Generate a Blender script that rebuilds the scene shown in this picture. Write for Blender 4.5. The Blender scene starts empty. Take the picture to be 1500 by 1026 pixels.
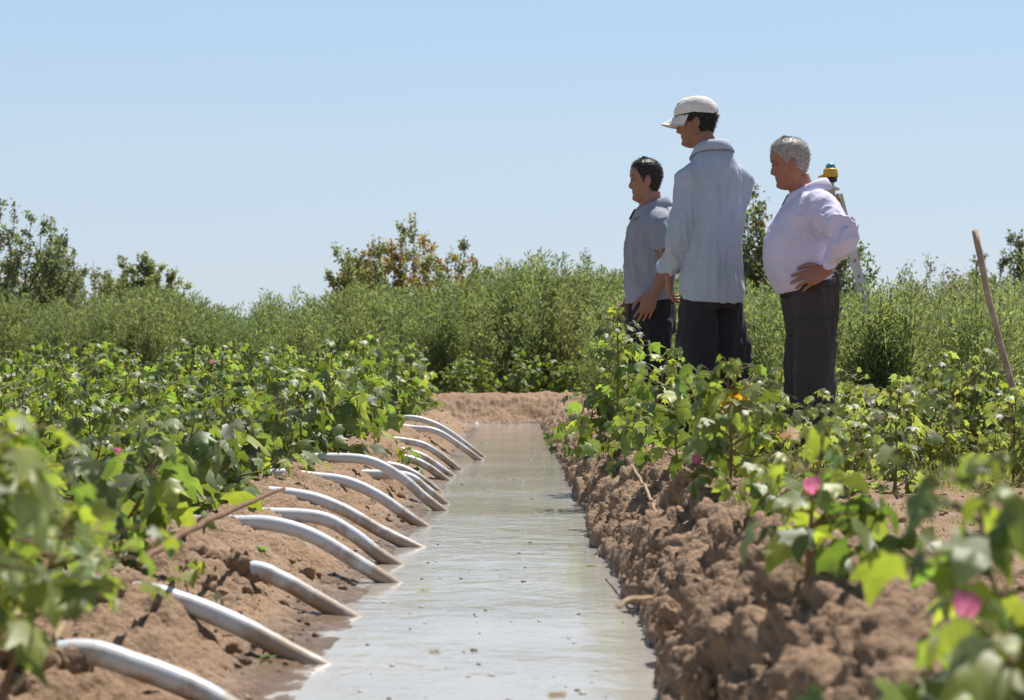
import bpy, bmesh, math, random
import numpy as np
from mathutils import Vector, Matrix

R = math.radians
C = bpy.context.scene.collection
FPX, CU, CV, CZ = 3000.0, 757.0, 550.0, 0.60     # lens (px), vanishing point of the canal, eye height above the water

def at(u, v, d):
    """a point seen at (u, v) standing d metres away"""
    return np.array([(u - CU) * d / FPX, d, CZ - (v - CV) * d / FPX])

# ------------------------------------------------------------------ noise
_rs = np.random.RandomState(7)
_PERM = np.concatenate([_rs.permutation(512)] * 3)
_G = _rs.normal(size=(512, 3)); _G /= np.linalg.norm(_G, axis=1)[:, None]

def perlin(p):
    p = np.asarray(p, dtype=np.float64)
    i = np.floor(p).astype(np.int64); f = p - i
    w = f * f * f * (f * (f * 6 - 15) + 10)
    out = np.zeros(len(p))
    for dx in (0, 1):
        for dy in (0, 1):
            for dz in (0, 1):
                a = _PERM[(i[:, 0] + dx) & 511]
                b = _PERM[(a + i[:, 1] + dy) & 511]
                g = _G[_PERM[(b + i[:, 2] + dz) & 511]]
                d = (f[:, 0] - dx) * g[:, 0] + (f[:, 1] - dy) * g[:, 1] + (f[:, 2] - dz) * g[:, 2]
                wx = w[:, 0] if dx else 1 - w[:, 0]
                wy = w[:, 1] if dy else 1 - w[:, 1]
                wz = w[:, 2] if dz else 1 - w[:, 2]
                out += d * wx * wy * wz
    return out * 1.5

def fbm(p, oct=3, gain=.5):
    p = np.asarray(p, dtype=np.float64); a = 1.0; s = np.zeros(len(p)); q = p.copy()
    for _ in range(oct):
        s += a * perlin(q); a *= gain; q = q * 2.03 + 11.7
    return s

def worley(x, y, cell, seed=0):
    """lumps: a dome per cell with a random height and size"""
    gx, gy = x / cell, y / cell
    ix, iy = np.floor(gx).astype(np.int64), np.floor(gy).astype(np.int64)
    best = np.zeros(len(x))
    for dx in (-1, 0, 1):
        for dy in (-1, 0, 1):
            cx, cy = ix + dx, iy + dy
            h = _PERM[(_PERM[(cx + seed) & 511] + cy) & 511]
            h2 = _PERM[(h + 77) & 511]; h3 = _PERM[(h2 + 131) & 511]; h4 = _PERM[(h3 + 57) & 511]
            px, py = cx + h / 512.0, cy + h2 / 512.0
            r = .45 + .55 * (h3 / 512.0)
            an = h4 / 512.0 * 6.283
            ddx, ddy = gx - px, gy - py
            ex = ddx * np.cos(an) + ddy * np.sin(an); ey = (-ddx * np.sin(an) + ddy * np.cos(an)) * 1.5
            d = np.sqrt(ex * ex + ey * ey) / r
            best = np.maximum(best, np.sqrt(np.clip(1 - d * d, 0, 1)) * r * (.4 + .6 * h4 / 512.0))
    return best

def worley3(p, cell, seed=0):
    """rounded lumps in space, a dome per cell"""
    g = p / cell; i0 = np.floor(g).astype(np.int64); best = np.zeros(len(p))
    for dx in (-1, 0, 1):
        for dy in (-1, 0, 1):
            for dz in (-1, 0, 1):
                c = i0 + (dx, dy, dz)
                h = _PERM[(_PERM[(_PERM[(c[:, 0] + seed) & 511] + c[:, 1]) & 511] + c[:, 2]) & 511]
                h2 = _PERM[(h + 77) & 511]; h3 = _PERM[(h2 + 131) & 511]; h4 = _PERM[(h3 + 57) & 511]
                q = g - c - np.stack([h, h2, h3], -1) / 512.0
                r = .5 + .6 * h4 / 512.0
                d2 = (q * q).sum(1) / (r * r)
                best = np.maximum(best, np.sqrt(np.clip(1 - d2, 0, 1)) * r * (.35 + .65 * h2 / 512.0))
    return best

def sstep(a, b, x):
    t = np.clip((x - a) / (b - a), 0, 1); return t * t * (3 - 2 * t)

# ------------------------------------------------------------------ mesh helpers
def make_mesh(name, V, faces, mats, tint=None, smooth=True, mat_idx=None):
    """faces: list of (n,k) int arrays"""
    me = bpy.data.meshes.new(name)
    V = np.asarray(V, dtype=np.float32)
    faces = [np.asarray(f, dtype=np.int32) for f in faces if len(f)]
    me.vertices.add(len(V)); me.vertices.foreach_set('co', V.ravel())
    nl = sum(f.size for f in faces); npoly = sum(len(f) for f in faces)
    me.loops.add(nl); me.polygons.add(npoly)
    me.loops.foreach_set('vertex_index', np.concatenate([f.ravel() for f in faces]))
    tot = np.concatenate([np.full(len(f), f.shape[1], np.int32) for f in faces])
    st = np.concatenate([[0], np.cumsum(tot)[:-1]]).astype(np.int32)
    me.polygons.foreach_set('loop_start', st)
    me.polygons.foreach_set('use_smooth', np.full(npoly, bool(smooth)))
    if mat_idx is not None: me.polygons.foreach_set('material_index', np.asarray(mat_idx, np.int32))
    me.update(calc_edges=True)
    if tint is not None:
        a = me.attributes.new('tint', 'FLOAT_COLOR', 'POINT')
        t = np.ones((len(V), 4), np.float32); t[:, :3] = tint
        a.data.foreach_set('color', t.ravel())
    for m in (mats if isinstance(mats, (list, tuple)) else [mats]): me.materials.append(m)
    me.validate()
    return me

def link(name, me, parent=None, loc=None):
    o = bpy.data.objects.new(name, me); C.objects.link(o)
    if parent is not None: o.parent = parent
    if loc is not None: o.location = loc
    return o

def tag(o, label, cat, group=None, kind=None):
    if label: o['label'] = label
    if cat: o['category'] = cat
    if group: o['group'] = group
    if kind: o['kind'] = kind
    return o

def empty(name, loc, rz=0):
    o = bpy.data.objects.new(name, None); C.objects.link(o); o.location = loc; o.rotation_euler = (0, 0, rz)
    o.empty_display_size = .1
    return o

class Soup:
    """collects geometry for ONE mesh"""
    def __init__(s): s.V = []; s.T = []; s.F = {}; s.n = 0
    def add(s, V, F, tint=(1, 1, 1)):
        V = np.asarray(V, float); F = np.asarray(F)
        s.V.append(V); t = np.empty((len(V), 3)); t[:] = tint; s.T.append(t)
        s.F.setdefault(F.shape[1], []).append(F + s.n); s.n += len(V)
    def mesh(s, name, mats, smooth=True):
        return make_mesh(name, np.concatenate(s.V), [np.concatenate(f) for f in s.F.values()], mats, np.concatenate(s.T), smooth)
    def arrays(s):
        return np.concatenate(s.V), [np.concatenate(f) for f in s.F.values()], np.concatenate(s.T)

def norm(v):
    v = np.asarray(v, float); n = np.linalg.norm(v)
    return v / n if n > 1e-9 else v

def frames(P):
    P = np.asarray(P, float); T = np.gradient(P, axis=0); T /= np.linalg.norm(T, axis=1)[:, None] + 1e-12
    ref = np.array([0, 0, 1.0]) if abs(T[0][2]) < .9 else np.array([1.0, 0, 0])
    U = []; u = norm(np.cross(ref, T[0]))
    for t in T:
        u = norm(u - t * np.dot(u, t)); U.append(u)
    U = np.array(U); return T, U, np.cross(T, U)

def tube(P, rad, n=6, cap=True, squash=1.0):
    P = np.asarray(P, float); m = len(P); rad = np.broadcast_to(np.asarray(rad, float), (m,))
    T, U, W = frames(P)
    a = np.linspace(0, 2 * np.pi, n, endpoint=False)
    V = (P[:, None] + rad[:, None, None] * (np.cos(a)[None, :, None] * U[:, None] + squash * np.sin(a)[None, :, None] * W[:, None])).reshape(-1, 3)
    i = np.arange(m - 1)[:, None] * n; j = np.arange(n)[None]
    q = np.stack([i + j, i + (j + 1) % n, i + n + (j + 1) % n, i + n + j], -1).reshape(-1, 4)
    if cap:
        V = np.concatenate([V, P[:1], P[-1:]]); b = m * n; jj = np.arange(n)
        c0 = np.stack([np.full(n, b), (jj + 1) % n, jj, jj], -1); c1 = np.stack([np.full(n, b + 1), (m - 1) * n + jj, (m - 1) * n + (jj + 1) % n, (m - 1) * n + (jj + 1) % n], -1)
        q = np.concatenate([q, c0, c1])
    return V, q

def fix_quads(V, q):
    """split the degenerate cap quads into triangles"""
    deg = q[:, 2] == q[:, 3]
    return q[~deg], q[deg][:, :3]

def add_tube(s, P, rad, n=6, tint=(1, 1, 1), cap=True, squash=1.0):
    V, q = tube(P, rad, n, cap, squash); Q, T3 = fix_quads(V, q)
    base = s.n; s.V.append(V); t = np.empty((len(V), 3)); t[:] = tint; s.T.append(t)
    s.F.setdefault(4, []).append(Q + base)
    if len(T3): s.F.setdefault(3, []).append(T3 + base)
    s.n += len(V)

def curve(P, k=8):
    """Catmull-Rom through points"""
    P = np.asarray(P, float); Q = np.concatenate([[2 * P[0] - P[1]], P, [2 * P[-1] - P[-2]]])
    out = []
    for i in range(1, len(Q) - 2):
        for t in np.linspace(0, 1, k, endpoint=False):
            a, b, c, d = Q[i - 1], Q[i], Q[i + 1], Q[i + 2]
            out.append(.5 * ((2 * b) + (c - a) * t + (2 * a - 5 * b + 4 * c - d) * t * t + (3 * b - a - 3 * c + d) * t ** 3))
    out.append(P[-1]); return np.array(out)

def lathe(s, prof, n=24, origin=(0, 0, 0), tint=(1, 1, 1)):
    """prof: list of (r, z)"""
    prof = np.asarray(prof, float); m = len(prof); a = np.linspace(0, 2 * np.pi, n, endpoint=False)
    V = np.stack([prof[:, 0][:, None] * np.cos(a), prof[:, 0][:, None] * np.sin(a), np.repeat(prof[:, 1][:, None], n, 1)], -1).reshape(-1, 3) + np.asarray(origin)
    i = np.arange(m - 1)[:, None] * n; j = np.arange(n)[None]
    q = np.stack([i + j, i + (j + 1) % n, i + n + (j + 1) % n, i + n + j], -1).reshape(-1, 4)
    s.add(V, q, tint)

# ------------------------------------------------------------------ materials
def mat(name):
    m = bpy.data.materials.new(name); m.use_nodes = True; nt = m.node_tree
    for n in list(nt.nodes): nt.nodes.remove(n)
    out = nt.nodes.new('ShaderNodeOutputMaterial')
    return m, nt, out

def N(nt, t, **kw):
    n = nt.nodes.new(t)
    for k, v in kw.items():
        if k in n.inputs: n.inputs[k].default_value = v
        else: setattr(n, k, v)
    return n

def noise_node(nt, scale, detail=4, rough=.55, coord=None, dist=0.0):
    n = N(nt, 'ShaderNodeTexNoise'); n.inputs['Scale'].default_value = scale; n.inputs['Detail'].default_value = detail
    n.inputs['Roughness'].default_value = rough; n.inputs['Distortion'].default_value = dist
    if coord is not None: nt.links.new(coord, n.inputs['Vector'])
    return n

def ramp(nt, fac, stops):
    r = N(nt, 'ShaderNodeValToRGB'); e = r.color_ramp.elements
    while len(e) < len(stops): e.new(.5)
    for k, (p, c) in enumerate(stops):
        e[k].position = p; e[k].color = (*c, 1) if len(c) == 3 else c
    nt.links.new(fac, r.inputs['Fac']); return r

def simple(name, col, rough=.6, spec=.4, metal=0.0, var=.15, scale=20, bump=0.0, bscale=60):
    m, nt, out = mat(name); b = N(nt, 'ShaderNodeBsdfPrincipled'); nt.links.new(b.outputs[0], out.inputs[0])
    tc = N(nt, 'ShaderNodeTexCoord')
    n = noise_node(nt, scale, 4, .6, tc.outputs['Object'])
    lo = tuple(c * (1 - var) for c in col); hi = tuple(min(1, c * (1 + var)) for c in col)
    r = ramp(nt, n.outputs['Fac'], [(.3, lo), (.7, hi)])
    nt.links.new(r.outputs[0], b.inputs['Base Color'])
    b.inputs['Roughness'].default_value = rough; b.inputs['Specular IOR Level'].default_value = spec; b.inputs['Metallic'].default_value = metal
    if bump:
        n2 = noise_node(nt, bscale, 5, .65, tc.outputs['Object'])
        bp = N(nt, 'ShaderNodeBump'); bp.inputs['Strength'].default_value = bump; bp.inputs['Distance'].default_value = .005
        nt.links.new(n2.outputs['Fac'], bp.inputs['Height']); nt.links.new(bp.outputs[0], b.inputs['Normal'])
    return m

def leaf_material(name, rough=.42, spec=.5, trans=.35, tboost=(2.2, 2.4, .9), back=1.15):
    m, nt, out = mat(name)
    at_ = N(nt, 'ShaderNodeAttribute', attribute_name='tint')
    geo = N(nt, 'ShaderNodeNewGeometry')
    tc = N(nt, 'ShaderNodeTexCoord'); n = noise_node(nt, 30, 3, .6, tc.outputs['Object'])
    hv = N(nt, 'ShaderNodeHueSaturation'); nt.links.new(at_.outputs['Color'], hv.inputs['Color'])
    mr = N(nt, 'ShaderNodeMapRange'); mr.inputs['From Min'].default_value = .3; mr.inputs['From Max'].default_value = .7; mr.inputs['To Min'].default_value = .78; mr.inputs['To Max'].default_value = 1.22
    nt.links.new(n.outputs['Fac'], mr.inputs['Value']); nt.links.new(mr.outputs[0], hv.inputs['Value'])
    b = N(nt, 'ShaderNodeBsdfPrincipled'); b.inputs['Roughness'].default_value = rough; b.inputs['Specular IOR Level'].default_value = spec
    nt.links.new(hv.outputs[0], b.inputs['Base Color'])
    mul = N(nt, 'ShaderNodeMix', data_type='RGBA', blend_type='MULTIPLY'); mul.inputs['Factor'].default_value = 1
    mul.clamp_result = False
    nt.links.new(hv.outputs[0], mul.inputs[6]); mul.inputs[7].default_value = (*tboost, 1)
    t = N(nt, 'ShaderNodeBsdfTranslucent'); nt.links.new(mul.outputs[2], t.inputs['Color'])
    mx = N(nt, 'ShaderNodeMixShader'); mx.inputs[0].default_value = trans
    nt.links.new(b.outputs[0], mx.inputs[1]); nt.links.new(t.outputs[0], mx.inputs[2]); nt.links.new(mx.outputs[0], out.inputs[0])
    return m

def soil_material():
    m, nt, out = mat('clay_soil'); b = N(nt, 'ShaderNodeBsdfPrincipled'); nt.links.new(b.outputs[0], out.inputs[0])
    geo = N(nt, 'ShaderNodeNewGeometry'); pos = geo.outputs['Position']
    n1 = noise_node(nt, 2.2, 5, .6, pos); n2 = noise_node(nt, 28, 6, .68, pos); n3 = noise_node(nt, 160, 4, .7, pos)
    r1 = ramp(nt, n1.outputs['Fac'], [(.3, (.310, .198, .122)), (.55, (.380, .254, .164)), (.75, (.445, .314, .212))])
    r2 = ramp(nt, n2.outputs['Fac'], [(.25, (.72, .70, .68)), (.6, (1.0, 1.0, 1.0)), (.8, (1.12, 1.1, 1.06))])
    mx = N(nt, 'ShaderNodeMix', data_type='RGBA', blend_type='MULTIPLY'); mx.inputs['Factor'].default_value = 1
    nt.links.new(r1.outputs[0], mx.inputs[6]); nt.links.new(r2.outputs[0], mx.inputs[7])
    # the damp strip along the waterline
    sx = N(nt, 'ShaderNodeSeparateXYZ'); nt.links.new(pos, sx.inputs[0])
    n4 = noise_node(nt, 6, 4, .6, pos)
    ma = N(nt, 'ShaderNodeMath', operation='MULTIPLY_ADD'); ma.inputs[1].default_value = -.07; nt.links.new(n4.outputs['Fac'], ma.inputs[0]); nt.links.new(sx.outputs[2], ma.inputs[2])
    wet = N(nt, 'ShaderNodeMapRange'); wet.inputs['From Min'].default_value = -.025; wet.inputs['From Max'].default_value = .012; wet.inputs['To Min'].default_value = 1; wet.inputs['To Max'].default_value = 0
    nt.links.new(ma.outputs[0], wet.inputs['Value'])
    mw = N(nt, 'ShaderNodeMix', data_type='RGBA', blend_type='MULTIPLY'); mw.inputs[7].default_value = (.62, .60, .58, 1)
    nt.links.new(wet.outputs[0], mw.inputs['Factor']); nt.links.new(mx.outputs[2], mw.inputs[6]); nt.links.new(mw.outputs[2], b.inputs['Base Color'])
    rr = N(nt, 'ShaderNodeMapRange'); rr.inputs['To Min'].default_value = .95; rr.inputs['To Max'].default_value = .22
    nt.links.new(wet.outputs[0], rr.inputs['Value']); nt.links.new(rr.outputs[0], b.inputs['Roughness'])
    b.inputs['Specular IOR Level'].default_value = .35
    ad = N(nt, 'ShaderNodeMath', operation='MULTIPLY_ADD'); ad.inputs[1].default_value = .35; nt.links.new(n3.outputs['Fac'], ad.inputs[0]); nt.links.new(n2.outputs['Fac'], ad.inputs[2])
    bp = N(nt, 'ShaderNodeBump'); bp.inputs['Strength'].default_value = .9; bp.inputs['Distance'].default_value = .02
    vo = N(nt, 'ShaderNodeTexVoronoi'); vo.inputs['Scale'].default_value = 70; nt.links.new(pos, vo.inputs['Vector'])
    va = N(nt, 'ShaderNodeMath', operation='MULTIPLY_ADD'); va.inputs[1].default_value = -.35; nt.links.new(vo.outputs['Distance'], va.inputs[0]); nt.links.new(ad.outputs[0], va.inputs[2]); ad = va
    nt.links.new(ad.outputs[0], bp.inputs['Height']); nt.links.new(bp.outputs[0], b.inputs['Normal'])
    return m

def water_material():
    m, nt, out = mat('silty_water'); b = N(nt, 'ShaderNodeBsdfPrincipled'); nt.links.new(b.outputs[0], out.inputs[0])
    geo = N(nt, 'ShaderNodeNewGeometry'); pos = geo.outputs['Position']
    n1 = noise_node(nt, 1.6, 3, .5, pos)
    r = ramp(nt, n1.outputs['Fac'], [(.3, (.35, .322, .29)), (.7, (.42, .39, .355))])
    nt.links.new(r.outputs[0], b.inputs['Base Color']); b.inputs['Roughness'].default_value = .05; b.inputs['IOR'].default_value = 1.333
    mp = N(nt, 'ShaderNodeMapping'); mp.inputs['Scale'].default_value = (1.3, 1.3, 1); mp.inputs['Rotation'].default_value = (0, 0, .12)
    nt.links.new(pos, mp.inputs['Vector'])
    a = noise_node(nt, 5, 3, .55, mp.outputs[0], .4); c = noise_node(nt, 26, 3, .6, mp.outputs[0], .6)
    ad = N(nt, 'ShaderNodeMath', operation='MULTIPLY_ADD'); ad.inputs[1].default_value = .22; nt.links.new(c.outputs['Fac'], ad.inputs[0]); nt.links.new(a.outputs['Fac'], ad.inputs[2])
    pw = noise_node(nt, .9, 2, .5, pos); pwr = N(nt, 'ShaderNodeMapRange'); pwr.inputs['From Min'].default_value = .38; pwr.inputs['From Max'].default_value = .68; pwr.inputs['To Min'].default_value = .3; pwr.inputs['To Max'].default_value = 1.0
    nt.links.new(pw.outputs['Fac'], pwr.inputs['Value'])
    pm = N(nt, 'ShaderNodeMath', operation='MULTIPLY'); nt.links.new(ad.outputs[0], pm.inputs[0]); nt.links.new(pwr.outputs[0], pm.inputs[1]); ad = pm
    bp = N(nt, 'ShaderNodeBump'); bp.inputs['Strength'].default_value = .45; bp.inputs['Distance'].default_value = .016
    nt.links.new(ad.outputs[0], bp.inputs['Height']); nt.links.new(bp.outputs[0], b.inputs['Normal'])
    return m

def tube_material():
    m, nt, out = mat('pale_plastic_pipe'); b = N(nt, 'ShaderNodeBsdfPrincipled'); nt.links.new(b.outputs[0], out.inputs[0])
    geo = N(nt, 'ShaderNodeNewGeometry'); pos = geo.outputs['Position']; sx = N(nt, 'ShaderNodeSeparateXYZ'); nt.links.new(pos, sx.inputs[0])
    n = noise_node(nt, 14, 5, .65, pos); n2 = noise_node(nt, 60, 4, .6, pos)
    # mud splashed on the pipe, thicker near the water
    zz = N(nt, 'ShaderNodeMapRange'); zz.inputs['From Min'].default_value = .0; zz.inputs['From Max'].default_value = .13; zz.inputs['To Min'].default_value = .27; zz.inputs['To Max'].default_value = -.02
    nt.links.new(sx.outputs[2], zz.inputs['Value'])
    ad = N(nt, 'ShaderNodeMath', operation='ADD'); nt.links.new(n.outputs['Fac'], ad.inputs[0]); nt.links.new(zz.outputs[0], ad.inputs[1])
    r = ramp(nt, ad.outputs[0], [(.52, (.62, .64, .67)), (.60, (.52, .48, .44)), (.71, (.38, .29, .21))])
    nt.links.new(r.outputs[0], b.inputs['Base Color'])
    rr = ramp(nt, n2.outputs['Fac'], [(.3, (.30,) * 3), (.7, (.45,) * 3)]); nt.links.new(rr.outputs[0], b.inputs['Roughness'])
    return m

def cloth(name, col, rough=.85, wr=.25, var=.06, crease=.022):
    m, nt, out = mat(name); b = N(nt, 'ShaderNodeBsdfPrincipled'); nt.links.new(b.outputs[0], out.inputs[0])
    tc = N(nt, 'ShaderNodeTexCoord'); n = noise_node(nt, 9, 5, .6, tc.outputs['Object'])
    r = ramp(nt, n.outputs['Fac'], [(.3, tuple(c * (1 - var) for c in col)), (.7, tuple(c * (1 + var) for c in col))])
    nt.links.new(r.outputs[0], b.inputs['Base Color']); b.inputs['Roughness'].default_value = rough; b.inputs['Specular IOR Level'].default_value = .15
    b.inputs['Sheen Weight'].default_value = .08
    n2 = noise_node(nt, 45, 4, .6, tc.outputs['Object']); bp = N(nt, 'ShaderNodeBump'); bp.inputs['Strength'].default_value = wr; bp.inputs['Distance'].default_value = .006
    nt.links.new(n2.outputs['Fac'], bp.inputs['Height'])
    mp = N(nt, 'ShaderNodeMapping'); mp.inputs['Scale'].default_value = (1, 1, .42); mp.inputs['Rotation'].default_value = (.35, .25, 0); nt.links.new(tc.outputs['Object'], mp.inputs['Vector'])
    rg = noise_node(nt, 6.5, 3, .5, mp.outputs[0], .5); rg.noise_type = 'RIDGED_MULTIFRACTAL'
    b2 = N(nt, 'ShaderNodeBump'); b2.inputs['Strength'].default_value = .55; b2.inputs['Distance'].default_value = crease
    nt.links.new(rg.outputs['Fac'], b2.inputs['Height']); nt.links.new(bp.outputs[0], b2.inputs['Normal']); nt.links.new(b2.outputs[0], b.inputs['Normal'])
    return m

def attr_material(name, rough=.55, spec=.35, var=.12, scale=25, sss=0.0):
    m, nt, out = mat(name); b = N(nt, 'ShaderNodeBsdfPrincipled'); nt.links.new(b.outputs[0], out.inputs[0])
    a = N(nt, 'ShaderNodeAttribute', attribute_name='tint'); tc = N(nt, 'ShaderNodeTexCoord'); n = noise_node(nt, scale, 4, .6, tc.outputs['Object'])
    hv = N(nt, 'ShaderNodeHueSaturation'); mr = N(nt, 'ShaderNodeMapRange'); mr.inputs['From Min'].default_value = .3; mr.inputs['From Max'].default_value = .7
    mr.inputs['To Min'].default_value = 1 - var; mr.inputs['To Max'].default_value = 1 + var
    nt.links.new(n.outputs['Fac'], mr.inputs['Value']); nt.links.new(mr.outputs[0], hv.inputs['Value']); nt.links.new(a.outputs['Color'], hv.inputs['Color'])
    nt.links.new(hv.outputs[0], b.inputs['Base Color']); b.inputs['Roughness'].default_value = rough; b.inputs['Specular IOR Level'].default_value = spec
    return m

M_SOIL = soil_material(); M_WATER = water_material(); M_TUBE = tube_material()
M_COTTON = leaf_material('cotton_leaf', .50, .70, .42)
M_WEED = leaf_material('weed_leaf', .55, .35, .42, (1.9, 2.0, 1.1))
M_BUSH = leaf_material('bush_leaf', .48, .4, .45, (1.7, 1.8, 1.0))
M_STEM = attr_material('plant_stem', .6, .3, .2)
M_PETAL = leaf_material('pink_petal', .5, .3, .4, (1.3, 1.1, 1.2))
M_SKIN = attr_material('skin', .48, .4, .06, 18)
M_WOOD = simple('weathered_wood', (.44, .32, .215), .8, .25, 0, .3, 14, .5, 90)
M_STALK = simple('brown_stalk', (.20, .115, .065), .8, .3, 0, .3, 30, .4, 120)
M_DRY = simple('dry_stalk', (.42, .29, .17), .75, .3, 0, .3, 30, .4, 120)

# ------------------------------------------------------------------ terrain
WL, WR, WEND, WTURN = -.40, .29, 25.6, 22.9
def shore(X, Y):
    """s_l: metres inside the left field, s_o: metres outside the right / far shore (both <0 in the water)"""
    yy = np.stack([np.zeros_like(Y), Y * 1.1, np.zeros_like(Y) + 3.3], -1)
    wob = .035 * fbm(yy, 3) + .012 * fbm(yy * 6 + 4, 2)
    wob2 = .035 * fbm(yy + 31, 3) + .016 * fbm(yy * 6 + 19, 2)
    sl = np.minimum(WL + wob - X, WTURN - Y)
    a = np.maximum(X - (WR + wob2), 0); b = np.maximum(Y - WEND, 0)
    so = np.hypot(a, b)
    so = np.where((a <= 0) & (b <= 0), -np.minimum((WR + wob2) - X, WEND - Y), so)
    return sl, so

PL = ([0, .06, .12, .24, .36, .46, .56, .78, 1.05], [0, .03, .10, .48, .86, 1.0, .97, .45, 0])
PR = ([0, .03, .10, .20, .31, .46, .70, 1.0], [0, .20, .62, .97, 1.0, .78, .34, 0])
def terrain(X, Y, fine=True):
    X = np.asarray(X, float); Y = np.asarray(Y, float)
    sl, so = shore(X, Y)
    cl = np.interp(Y, [2, 3.6, 9, 14, 23], [.10, .115, .205, .23, .20])
    cr = np.interp(Y, [1.5, 4, 9, 20, 25.5, 26], [.24, .27, .27, .23, .24, .30])
    left = sl > 0
    inside = (sl <= 0) & (so <= 0)
    zl = .045 * sstep(.35, 1.1, sl) + cl * np.interp(sl, *PL)
    pf = np.interp(so, [0, .10, .25, .7, 1.2, 1.6, 2.4], [0, .07, .20, .78, 1.0, .85, .30])
    pr_ = np.interp(so, *PR); fb = sstep(WEND - .7, WEND - .1, Y)
    zr = .065 * sstep(.25, 1.0, so) + cr * (pr_ * (1 - fb) + pf * fb)
    depth = np.minimum(-sl, -so)
    z = np.where(left, zl, zr)
    z = np.where(inside, -.20 * sstep(0, .22, depth) - .004, z)
    if not fine: return z
    P = np.stack([X, Y, np.zeros_like(X)], -1)
    k = soil_k(X, Y, sl, so)
    big = .040 * fbm(P * 3.1, 3) + .012 * fbm(P * 11 + 9, 2)
    # low furrow ridges under the crop rows
    rows = left * sstep(.9, 1.4, sl) * .03 * np.cos(2 * np.pi * (Y - 2.9) / .75)
    return z + k * big + rows * (Y < 23)

def soil_k(X, Y, sl, so):
    """how lumpy the soil is: the dug banks most, mud at the waterline least"""
    left = sl > 0; inside = (sl <= 0) & (so <= 0)
    near = 1 / (1 + (np.abs(X) / 4.0) ** 2) / (1 + (np.maximum(Y, 0) / 45.0) ** 2)
    bl = np.interp(sl, [0, .05, .16, .3, .8, 1.3], [.08, .25, .6, 1, 1, .5])
    br = np.interp(so, [0, .02, .06, .7, 1.2], [.3, .8, 1, 1, .5]) * np.interp(Y, [23, 26], [1, 1.5])
    return near * np.where(left, bl, np.where(inside, 0, br))

def axis_points(fine_lo, fine_hi, step, far, grow=1.09):
    pts = list(np.arange(fine_lo, fine_hi + 1e-6, step)); d = step; p = fine_hi
    while p < far: d *= grow; p += d; pts.append(p)
    d = step; p = fine_lo; lo = []
    while p > -far: d *= grow; p -= d; lo.append(p)
    return np.array(lo[::-1] + pts)

xs = axis_points(-1.25, 1.05, .0095, 600, 1.075)
xs = np.sort(np.concatenate([xs[(xs < .22) | (xs > .56)], np.arange(.222, .558, .0055)]))
ys = [1.35]
while ys[-1] < 12: ys.append(ys[-1] * 1.0030)
while ys[-1] < 25.2: ys.append(ys[-1] * 1.0045)
while ys[-1] < 28.2: ys.append(ys[-1] + .04)
while ys[-1] < 30: ys.append(ys[-1] + .12)
while ys[-1] < 1500: ys.append(ys[-1] * 1.05)
lo = [1.35 - .03]
d_ = .05
while lo[-1] > -60: lo.append(lo[-1] - d_); d_ *= 1.25
ys = np.array(lo[::-1] + ys)
GX, GY = np.meshgrid(xs, ys)
TX, TY = GX.ravel(), GY.ravel()
TZ = terrain(TX, TY)
TV = np.stack([TX, TY, TZ], -1)
# lumps, crevices and crumbs pushed out along the surface, so that steep faces are as rough as flat ones
def lumps(Q):
    w = Q + .022 * np.stack([perlin(Q * 13), perlin(Q * 13 + 31), perlin(Q * 13 + 61)], -1) + .006 * np.stack([perlin(Q * 45), perlin(Q * 45 + 31), perlin(Q * 45 + 61)], -1)
    cr = np.abs(perlin(Q * 7.5 + 17))
    h = .044 * (worley3(w, .17, 3) - .32) + .030 * (worley3(w * [1, 1, 1.3], .075, 9) - .30) + .020 * (worley3(w, .034, 21) - .3)
    rd = lambda f, o: np.abs(perlin(w * f + o))
    h = h + .050 * (rd(9, 5) - .25) + .030 * (rd(21, 25) - .25) + .016 * (rd(44, 45) - .25) + .009 * (rd(85, 65) - .25)
    return h - .022 * np.exp(-(cr / .06) ** 2) + .009 * fbm(Q * 62, 2)
_sl, _so = shore(TX, TY)
_k = soil_k(TX, TY, _sl, _so)
_near = np.where((_k > .04) & (TY > .5) & (TY < 40) & (np.abs(TX) < 7))[0]
dxx = (terrain(TX[_near] + .02, TY[_near], False) - terrain(TX[_near] - .02, TY[_near], False)) / .04
dyy = (terrain(TX[_near], TY[_near] + .02, False) - terrain(TX[_near], TY[_near] - .02, False)) / .04
nn = np.stack([-dxx, -dyy, np.ones(len(_near))], -1); nn /= np.linalg.norm(nn, axis=1)[:, None]
amp = np.where(_sl[_near] > 0, .80, 1.0) * _k[_near] / (1 + (TY[_near] / 45) ** 3)
TV[_near] += nn * (amp * lumps(TV[_near]))[:, None]
nx, ny = len(xs), len(ys)
ii = np.arange(ny - 1)[:, None] * nx; jj = np.arange(nx - 1)[None]
TQ = np.stack([ii + jj, ii + jj + 1, ii + nx + jj + 1, ii + nx + jj], -1).reshape(-1, 4)
fx, fy = TV[TQ, 0].mean(1), TV[TQ, 1].mean(1)
fsl, fso = shore(fx, fy)
region = np.zeros(len(TQ), int)
region[(fsl > -.02) & (fsl < 1.0) & (fy < WTURN) & (fy > 0)] = 1
far_bank = (fso > -.02) & (fso < 2.2) & (fy >= WEND) & (fx > -9)
region[(fso > -.02) & (fso < 1.0) & (fy < WEND) & (fy > 0) & (fx > 0)] = 2
region[far_bank] = 3
for r_, nm in ((0, 'ground'), (1, 'earth_bank'), (2, 'earth_bank'), (3, 'earth_bank')):
    q = TQ[region == r_]; used, inv = np.unique(q.ravel(), return_inverse=True)
    o = link(nm, make_mesh(nm, TV[used], [inv.reshape(-1, 4)], M_SOIL)); o['kind'] = 'structure'
    if r_: o['label'] = {1: 'crumbly tan earth bank under the row of siphon tubes', 2: 'steep lumpy brown earth bank in front of the three men', 3: 'low earth bank across the far end of the canal'}[r_]

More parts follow.
